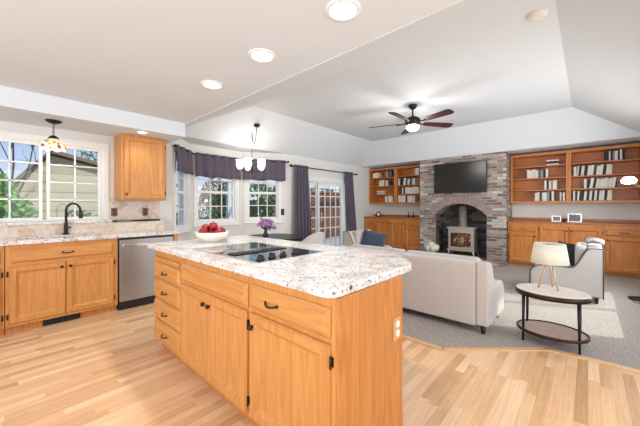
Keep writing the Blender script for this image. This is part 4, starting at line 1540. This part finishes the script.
# ------------------------------------------------------------------ ceiling fittings
def recessed(label, x, y, z, r, power):
    t = thing('recessed_light', label, 'ceiling light', (x, y, z), 0, 'recessed ceiling lights')
    MB().lathe([(r, 0.0), (r, -0.006), (r * 0.78, -0.010), (r * 0.72, -0.002)], n=32, caps=False).build('trim_ring', M['trim'], t)
    MB().lathe([(0.002, -0.0045), (r * 0.74, -0.0045), (r * 0.74, -0.001)], n=32, caps=False).build('lens', M['lens'], t)
    light('recessed_light_beam', 'SPOT', (x, y, z - 0.03), power, (1.0, 0.98, 0.95), size=0.07, spot_size=math.radians(150), spot_blend=0.9)
    return t
recessed('recessed ceiling light above the island, nearest the living room', -1.06, 1.36, KZ, 0.105, 36)
recessed('recessed ceiling light above the cooktop, middle one of the row', -1.84, 1.355, KZ, 0.105, 36)
recessed('recessed ceiling light of the row closest to the sink wall', -2.63, 1.36, KZ, 0.105, 36)
recessed('small recessed light in the soffit in front of the upper cabinet', -4.27, 1.25, SZ, 0.07, 8)

# smoke detector
sm = thing('smoke_detector', 'round white smoke detector on the tray ceiling', 'smoke detector', (-0.33, 3.24, TZ))
MB().lathe([(0.075, 0), (0.075, -0.012), (0.066, -0.03), (0.03, -0.036), (0.001, -0.036)], n=28, caps=False).build('housing', M['white_plastic'], sm)
s = MB()
for i in range(10):
    a = 2 * PI * i / 10
    s.box(0.05 * math.cos(a) - 0.005, 0.05 * math.sin(a) - 0.005, -0.036, 0.05 * math.cos(a) + 0.005, 0.05 * math.sin(a) + 0.005, -0.031)
s.build('grille', M['white_plastic'], sm)

# ceiling fan
FC = (-2.19, 4.72)
fan = thing('ceiling_fan', 'dark ceiling fan with mahogany blades and lit bowl under the tray ceiling', 'ceiling fan', (FC[0], FC[1], TZ), 0)
MB().lathe([(0.07, 0), (0.07, -0.03), (0.045, -0.065), (0.018, -0.075)], n=24).build('canopy', M['blackmetal'], fan)
MB().tube([(0, 0, -0.06), (0, 0, -0.21)], 0.014, 12).build('down_rod', M['blackmetal'], fan)
MB().lathe([(0.02, -0.19), (0.05, -0.20), (0.115, -0.235), (0.13, -0.27), (0.125, -0.31), (0.09, -0.335), (0.075, -0.36)], n=28).build('motor_housing', M['blackmetal'], fan)
MB().lathe([(0.085, -0.345), (0.105, -0.36), (0.11, -0.38), (0.09, -0.415), (0.05, -0.435), (0.001, -0.44)], n=28, caps=False).build('light_bowl', M['white_shade'], fan)
for k in range(5):
    a = math.radians(55 + 72 * k)
    pts2 = [(0.20, -0.035), (0.24, -0.055), (0.70, -0.078), (0.745, -0.05), (0.75, 0.0), (0.745, 0.05), (0.70, 0.078), (0.24, 0.055), (0.20, 0.035)]
    b = MB().prism(pts2, -0.005, 0.005)
    tilt = math.radians(-13)
    vv = []
    for (x, y, z) in b.v:
        y2, z2 = y * math.cos(tilt) - z * math.sin(tilt), y * math.sin(tilt) + z * math.cos(tilt)
        vv.append((x * math.cos(a) - y2 * math.sin(a), x * math.sin(a) + y2 * math.cos(a), z2 - 0.305))
    b.v = vv
    bl = b.build('blade', M['blade'], fan)
    r_ = MB().tube([(0.10 * math.cos(a), 0.10 * math.sin(a), -0.30), (0.17 * math.cos(a), 0.17 * math.sin(a), -0.315), (0.27 * math.cos(a), 0.27 * math.sin(a), -0.312)], [0.014, 0.010, 0.016], 8)
    r_.build('blade_iron', M['blackmetal'], bl)
light('fan_light', 'POINT', (FC[0], FC[1], TZ - 0.58), 30, (1.0, 0.97, 0.93), size=0.2)

# pendant over the sink
pn = thing('pendant_light', 'small stained glass pendant lamp hanging above the sink', 'pendant lamp', (-4.44, 0.41, SZ))
MB().lathe([(0.075, 0), (0.073, -0.01), (0.045, -0.028), (0.012, -0.036)], n=24).build('canopy', M['bronze'], pn)
ck = MB()
for i in range(6):
    z = -0.045 - i * 0.022
    ring = [((0.009 * math.cos(2 * PI * k / 10)) * (1 if i % 2 else 0), (0.009 * math.cos(2 * PI * k / 10)) * (0 if i % 2 else 1), z + 0.014 * math.sin(2 * PI * k / 10)) for k in range(11)]
    ck.tube(ring, 0.003, 6, caps=False)
ck.build('chain', M['bronze'], pn)
MB().lathe([(0.012, -0.165), (0.03, -0.175), (0.05, -0.20), (0.052, -0.207)], n=20).build('cap', M['bronze'], pn)
b = MB()
n = 40
vs, fs = [], []
pr2 = [(0.045, -0.205), (0.068, -0.218), (0.098, -0.255), (0.116, -0.295), (0.112, -0.325)]
for r0, z in pr2:
    for k in range(n):
        a = 2 * PI * k / n
        w_ = 0.010 * math.cos(8 * a) if z < -0.31 else 0
        vs.append((r0 * math.cos(a), r0 * math.sin(a), z + w_))
for i in range(len(pr2) - 1):
    for k in range(n):
        k2 = (k + 1) % n
        fs.append((i * n + k, i * n + k2, (i + 1) * n + k2, (i + 1) * n + k))
o = b.add(vs, fs, True).build('glass_shade', M['tiffany'], pn)
sd = o.modifiers.new('thickness', 'SOLIDIFY')
sd.thickness = 0.004
MB().ball((0, 0, -0.265), 0.026, n=14, m=8).build('bulb', M['lens'], pn)
light('pendant_bulb_light', 'POINT', (-4.44, 0.41, SZ - 0.36), 5, (1, 0.88, 0.7), size=0.05)

# chandelier on the sloped ceiling
def slope_z(x):
    return min(TZ, WZ + (TZ - WZ) * (x - LX) / (tx0 - LX))
hx, hy = -4.59, 3.15
CHZ = 1.965
cz_top = slope_z(hx)
cl = thing('chandelier', 'small dark chandelier with five glowing white glass shades over dining table', 'chandelier', (hx, hy, 0))
can = (-4.46, 3.17)
can_z = slope_z(can[0])
MB().lathe([(0.055, 0.02), (0.055, -0.012), (0.03, -0.03), (0.01, -0.035)], (can[0] - hx, can[1] - hy, can_z - 0.03), 20).build('canopy', M['blackmetal'], cl)
top = Vector((0, 0, cz_top - 0.03))
sc = Vector((can[0] - hx, can[1] - hy, can_z - 0.045))
pts = []
for i in range(13):
    t = i / 12
    p = sc.lerp(top, t)
    p.z -= 0.26 * (1 - (2 * t - 1) ** 2)
    pts.append(tuple(p))
MB().tube(pts, 0.006, 6).build('swag_chain', M['blackmetal'], cl)
MB().tube([(0, 0, cz_top - 0.02), (0, 0, CHZ + 0.10)], 0.005, 6).build('hanging_chain', M['blackmetal'], cl)
MB().lathe([(0.004, 0.12), (0.016, 0.10), (0.012, 0.06), (0.03, 0.0), (0.022, -0.06), (0.012, -0.10), (0.016, -0.12), (0.001, -0.13)], (0, 0, CHZ), 16, caps=False).build('stem', M['bronze'], cl)
for k in range(5):
    a = math.radians(20 + 72 * k)
    c, s = math.cos(a), math.sin(a)
    arm = MB().tube([(0.02 * c, 0.02 * s, CHZ - 0.03), (0.08 * c, 0.08 * s, CHZ - 0.10), (0.15 * c, 0.15 * s, CHZ - 0.09), (0.215 * c, 0.215 * s, CHZ - 0.03)], 0.007, 8).build('arm', M['bronze'], cl)
    MB().lathe([(0.022, -0.045), (0.05, -0.02), (0.066, 0.03), (0.056, 0.075), (0.062, 0.10), (0.074, 0.12)], (0.215 * c, 0.215 * s, CHZ), 20, caps=False).build('glass_shade', M['white_shade'], arm)
light('chandelier_light', 'POINT', (hx, hy, CHZ + 0.2), 4, (1.0, 0.94, 0.85), size=0.12)

# ------------------------------------------------------------------ outside
GZ = -0.35
struct(MB().box(-40, -30, GZ - 0.2, LX - 0.75, 40, GZ).build('ground_lawn', M['grass']), 'green lawn outside')
struct(MB().box(-7.6, 4.6, GZ, LX - 0.16, 10.5, -0.06).build('ground_patio', M['patio']), 'pale concrete patio outside')

def leaf_cloud(seed, blobs, count, size):
    r = random.Random(seed)
    b = MB()
    for (cx, cy, cz, rx, ry, rz) in blobs:
        for i in range(count):
            u_, t_ = r.uniform(-1, 1), r.uniform(0, 2 * PI)
            q_ = math.sqrt(1 - u_ * u_)
            k = r.uniform(0.55, 1.0) ** 0.5
            c = Vector((cx + rx * q_ * math.cos(t_) * k, cy + ry * q_ * math.sin(t_) * k, cz + rz * u_ * k))
            n_ = Vector((r.gauss(0, 1), r.gauss(0, 1), r.gauss(0, 1) + 0.4)).normalized()
            a_ = n_.orthogonal().normalized()
            a_ = (Matrix.Rotation(r.uniform(0, 2 * PI), 3, n_) @ a_) * size * r.uniform(0.6, 1.2)
            w_ = n_.cross(a_) * 0.55
            b.add([c - a_, c + w_, c + a_, c - w_], [(0, 1, 2, 3)])
    return b

def plant(name, label, cat, loc, blobs, count, size, m, trunk, seed, group):
    t = thing(name, label, cat, loc, 0, group)
    leaf_cloud(seed, blobs, count, size).build('crown', m, t, recalc=False)
    b = MB()
    b.tube([(0, 0, 0), (0.03, 0.02, trunk * 0.5), (0, 0, trunk)], [0.09, 0.07, 0.04], 8)
    r = random.Random(seed)
    for (cx, cy, cz, rx, ry, rz) in blobs:
        b.tube([(0, 0, trunk * 0.6), (cx * 0.5, cy * 0.5, (trunk * 0.6 + cz) / 2), (cx, cy, cz)], [0.05, 0.035, 0.015], 6)
    b.build('trunk', m_bark, t)
    return t
m_bark = M['bark']
G1 = 'trees and shrubs seen through the windows'
plant('shrub', 'bright green leafy shrub outside the sink window, low at its far pane', 'shrub', (-8.0, -0.3, GZ), [(0, 0.15, 1.5, 0.5, 0.45, 0.75), (0.1, 0.45, 1.0, 0.45, 0.45, 0.8), (0, -0.5, 1.6, 0.6, 0.6, 0.8), (0.1, 0.2, 0.7, 0.5, 0.7, 0.6)], 1300, 0.07, M['foliage'], 1.0, 11, G1)
plant('shrub', 'rounded green shrub in front of the tan house', 'shrub', (-8.8, 1.25, GZ), [(0, 0, 0.8, 0.6, 0.5, 0.7), (0, 0.6, 0.7, 0.5, 0.5, 0.65)], 1100, 0.06, M['foliage_d'], 0.8, 12, G1)
plant('tree', 'taller green tree behind the shrubs outside the sink window', 'tree', (-13.6, -3.4, GZ), [(0, 0, 2.6, 1.8, 1.8, 1.3), (0.5, 1.2, 2.1, 1.4, 1.2, 1.0), (0, -1.6, 2.4, 1.4, 1.4, 1.2)], 1500, 0.11, M['foliage'], 2.0, 13, G1)
plant('tree', 'leafy tree rising over the tan house roof', 'tree', (-22.0, 4.6, GZ), [(0, 0, 4.6, 1.5, 1.6, 0.9), (0.4, 1.8, 4.3, 1.3, 1.3, 0.8)], 700, 0.10, M['foliage_d'], 4.2, 14, G1)
# bare tree
bt = thing('tree', 'bare branching tree against the sky outside the sink window', 'tree', (-10.0, 0.05, GZ), 0, G1)
b = MB()
rr = random.Random(21)
def branch(p, d, L_, r, lv):
    q = p + d * L_
    b.tube([tuple(p), tuple((p + q) / 2 + Vector((rr.gauss(0, 0.03), rr.gauss(0, 0.03), 0))), tuple(q)], [r, r * 0.8, r * 0.6], 5)
    if lv == 0:
        return
    for k in range(3):
        nd = (d + Vector((rr.gauss(0, 0.45), rr.gauss(0, 0.45), rr.gauss(0.1, 0.25)))).normalized()
        branch(p.lerp(q, rr.uniform(0.55, 1.0)), nd, L_ * rr.uniform(0.6, 0.8), r * 0.55, lv - 1)
branch(Vector((0, 0, 0)), Vector((0, 0, 1)), 2.2, 0.06, 4)
b.build('trunk', M['bark'], bt)
# neighbouring house
hs = thing('house', 'tan sided neighbouring house with brown roof outside the sink window', 'house', (-12.0, 1.0, GZ), 0)
gp = [(-0.75, 0), (-0.75, 2.1), (0.03, 3.12), (3.4, 2.36), (3.4, 0)]
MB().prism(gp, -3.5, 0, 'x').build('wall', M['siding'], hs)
b = MB()
b.prism([(-0.95, 1.90), (0.03, 3.18), (3.7, 2.34), (3.7, 2.44), (0.03, 3.29), (-1.02, 1.98)], -3.7, 0.22, 'x')
b.build('roof', M['roofing'], hs)
wf = MB().box(0.0, 2.2, 1.0, 0.03, 3.0, 1.9).build('window', M['trim'], hs)
MB().box(0.03, 2.26, 1.06, 0.035, 2.94, 1.84).build('pane', M['blackgloss'], wf)

# trees beyond bay
for i, (x, y, h_, mm, lab) in enumerate(((-9.4, 6.2, 2.4, 'foliage_d', 'dark green tree outside the middle bay window, nearer the kitchen'), (-12.6, 7.2, 2.8, 'foliage_o', 'yellow-brown tree outside the bay beside the white pergola'),
                                       (-10.6, 9.6, 2.6, 'foliage_d', 'dark green tree outside the bay window by the purple flowers'), (-10.4, 3.1, 1.5, 'foliage', 'light green tree outside the narrow bay window'),
                                       (-12.2, 13.0, 3.0, 'foliage_d', 'dark green tree standing behind the cedar lattice fence'))):
    plant('tree', lab, 'tree', (x, y, GZ), [(0, 0, h_ * 0.75, 1.1, 1.1, 1.0), (0.2, 0.5, h_ * 0.45, 0.95, 0.9, 0.8), (-0.2, -0.5, h_ * 0.5, 0.95, 0.9, 0.9)], 1300, 0.085, M[mm], h_ * 0.7, 30 + i, G1)

# cedar lattice fence outside the patio door
lf = thing('lattice_fence', 'red-brown cedar lattice fence outside the patio door', 'fence', (-8.5, 7.5, GZ), math.radians(84))
W, H = 7.4, 2.15
b = MB()
sp_ = 0.17
k = -H
while k < W:
    for sgn in (1, -1):
        x0, z0, x1, z1 = k, 0.0, k + H, H
        if x0 < 0:
            z0, x0 = -x0, 0
        if x1 > W:
            z1, x1 = H - (x1 - W), W
        if x1 - x0 > 0.05:
            if sgn < 0:
                z0, z1 = H - z0, H - z1
            yy = 0.012 * sgn
            w_ = 0.028
            b.add([(x0, yy - 0.006, z0 - w_), (x1, yy - 0.006, z1 - w_), (x1, yy - 0.006, z1 + w_), (x0, yy - 0.006, z0 + w_),
                   (x0, yy + 0.006, z0 - w_), (x1, yy + 0.006, z1 - w_), (x1, yy + 0.006, z1 + w_), (x0, yy + 0.006, z0 + w_)],
                  [(0, 1, 2, 3), (7, 6, 5, 4), (0, 4, 5, 1), (1, 5, 6, 2), (2, 6, 7, 3), (3, 7, 4, 0)])
    k += sp_
b.build('lattice', M['lattice'], lf)
MB().box(0, 0.05, 0, W, 0.07, H).build('boarding', mat('cedar_boards', (128, 88, 70), 0.85, noise=0.25, nscale=7), lf)
for x in (0, W / 4, W / 2, 3 * W / 4, W):
    MB().box(x - 0.05, -0.05, 0, x + 0.05, 0.05, H + 0.06).build('post', M['lattice'], lf, bevel=0.005)
MB().box(-0.05, -0.05, H, W + 0.05, 0.05, H + 0.05).build('top_rail', M['lattice'], lf)

# white pergola
pg = thing('pergola', 'white timber pergola roof over the patio outside', 'pergola', (0, 0, 0))
for (x, y) in ((-7.7, 4.5), (-7.7, 7.55), (-7.7, 10.9)):
    MB().box(x - 0.06, y - 0.06, GZ, x + 0.06, y + 0.06, 1.93).build('post', M['trim'], pg, bevel=0.005)
MB().box(-7.78, 4.0, 1.93, -7.62, 11.4, 2.05).build('beam', M['trim'], pg, bevel=0.005)
for i in range(10):
    y = 4.2 + i * 0.78
    MB().prism([(-8.1, 2.02), (LX - 0.20, 2.42), (LX - 0.20, 2.50), (-8.1, 2.10)], y - 0.022, y + 0.022, 'y').build('rafter', M['trim'], pg)
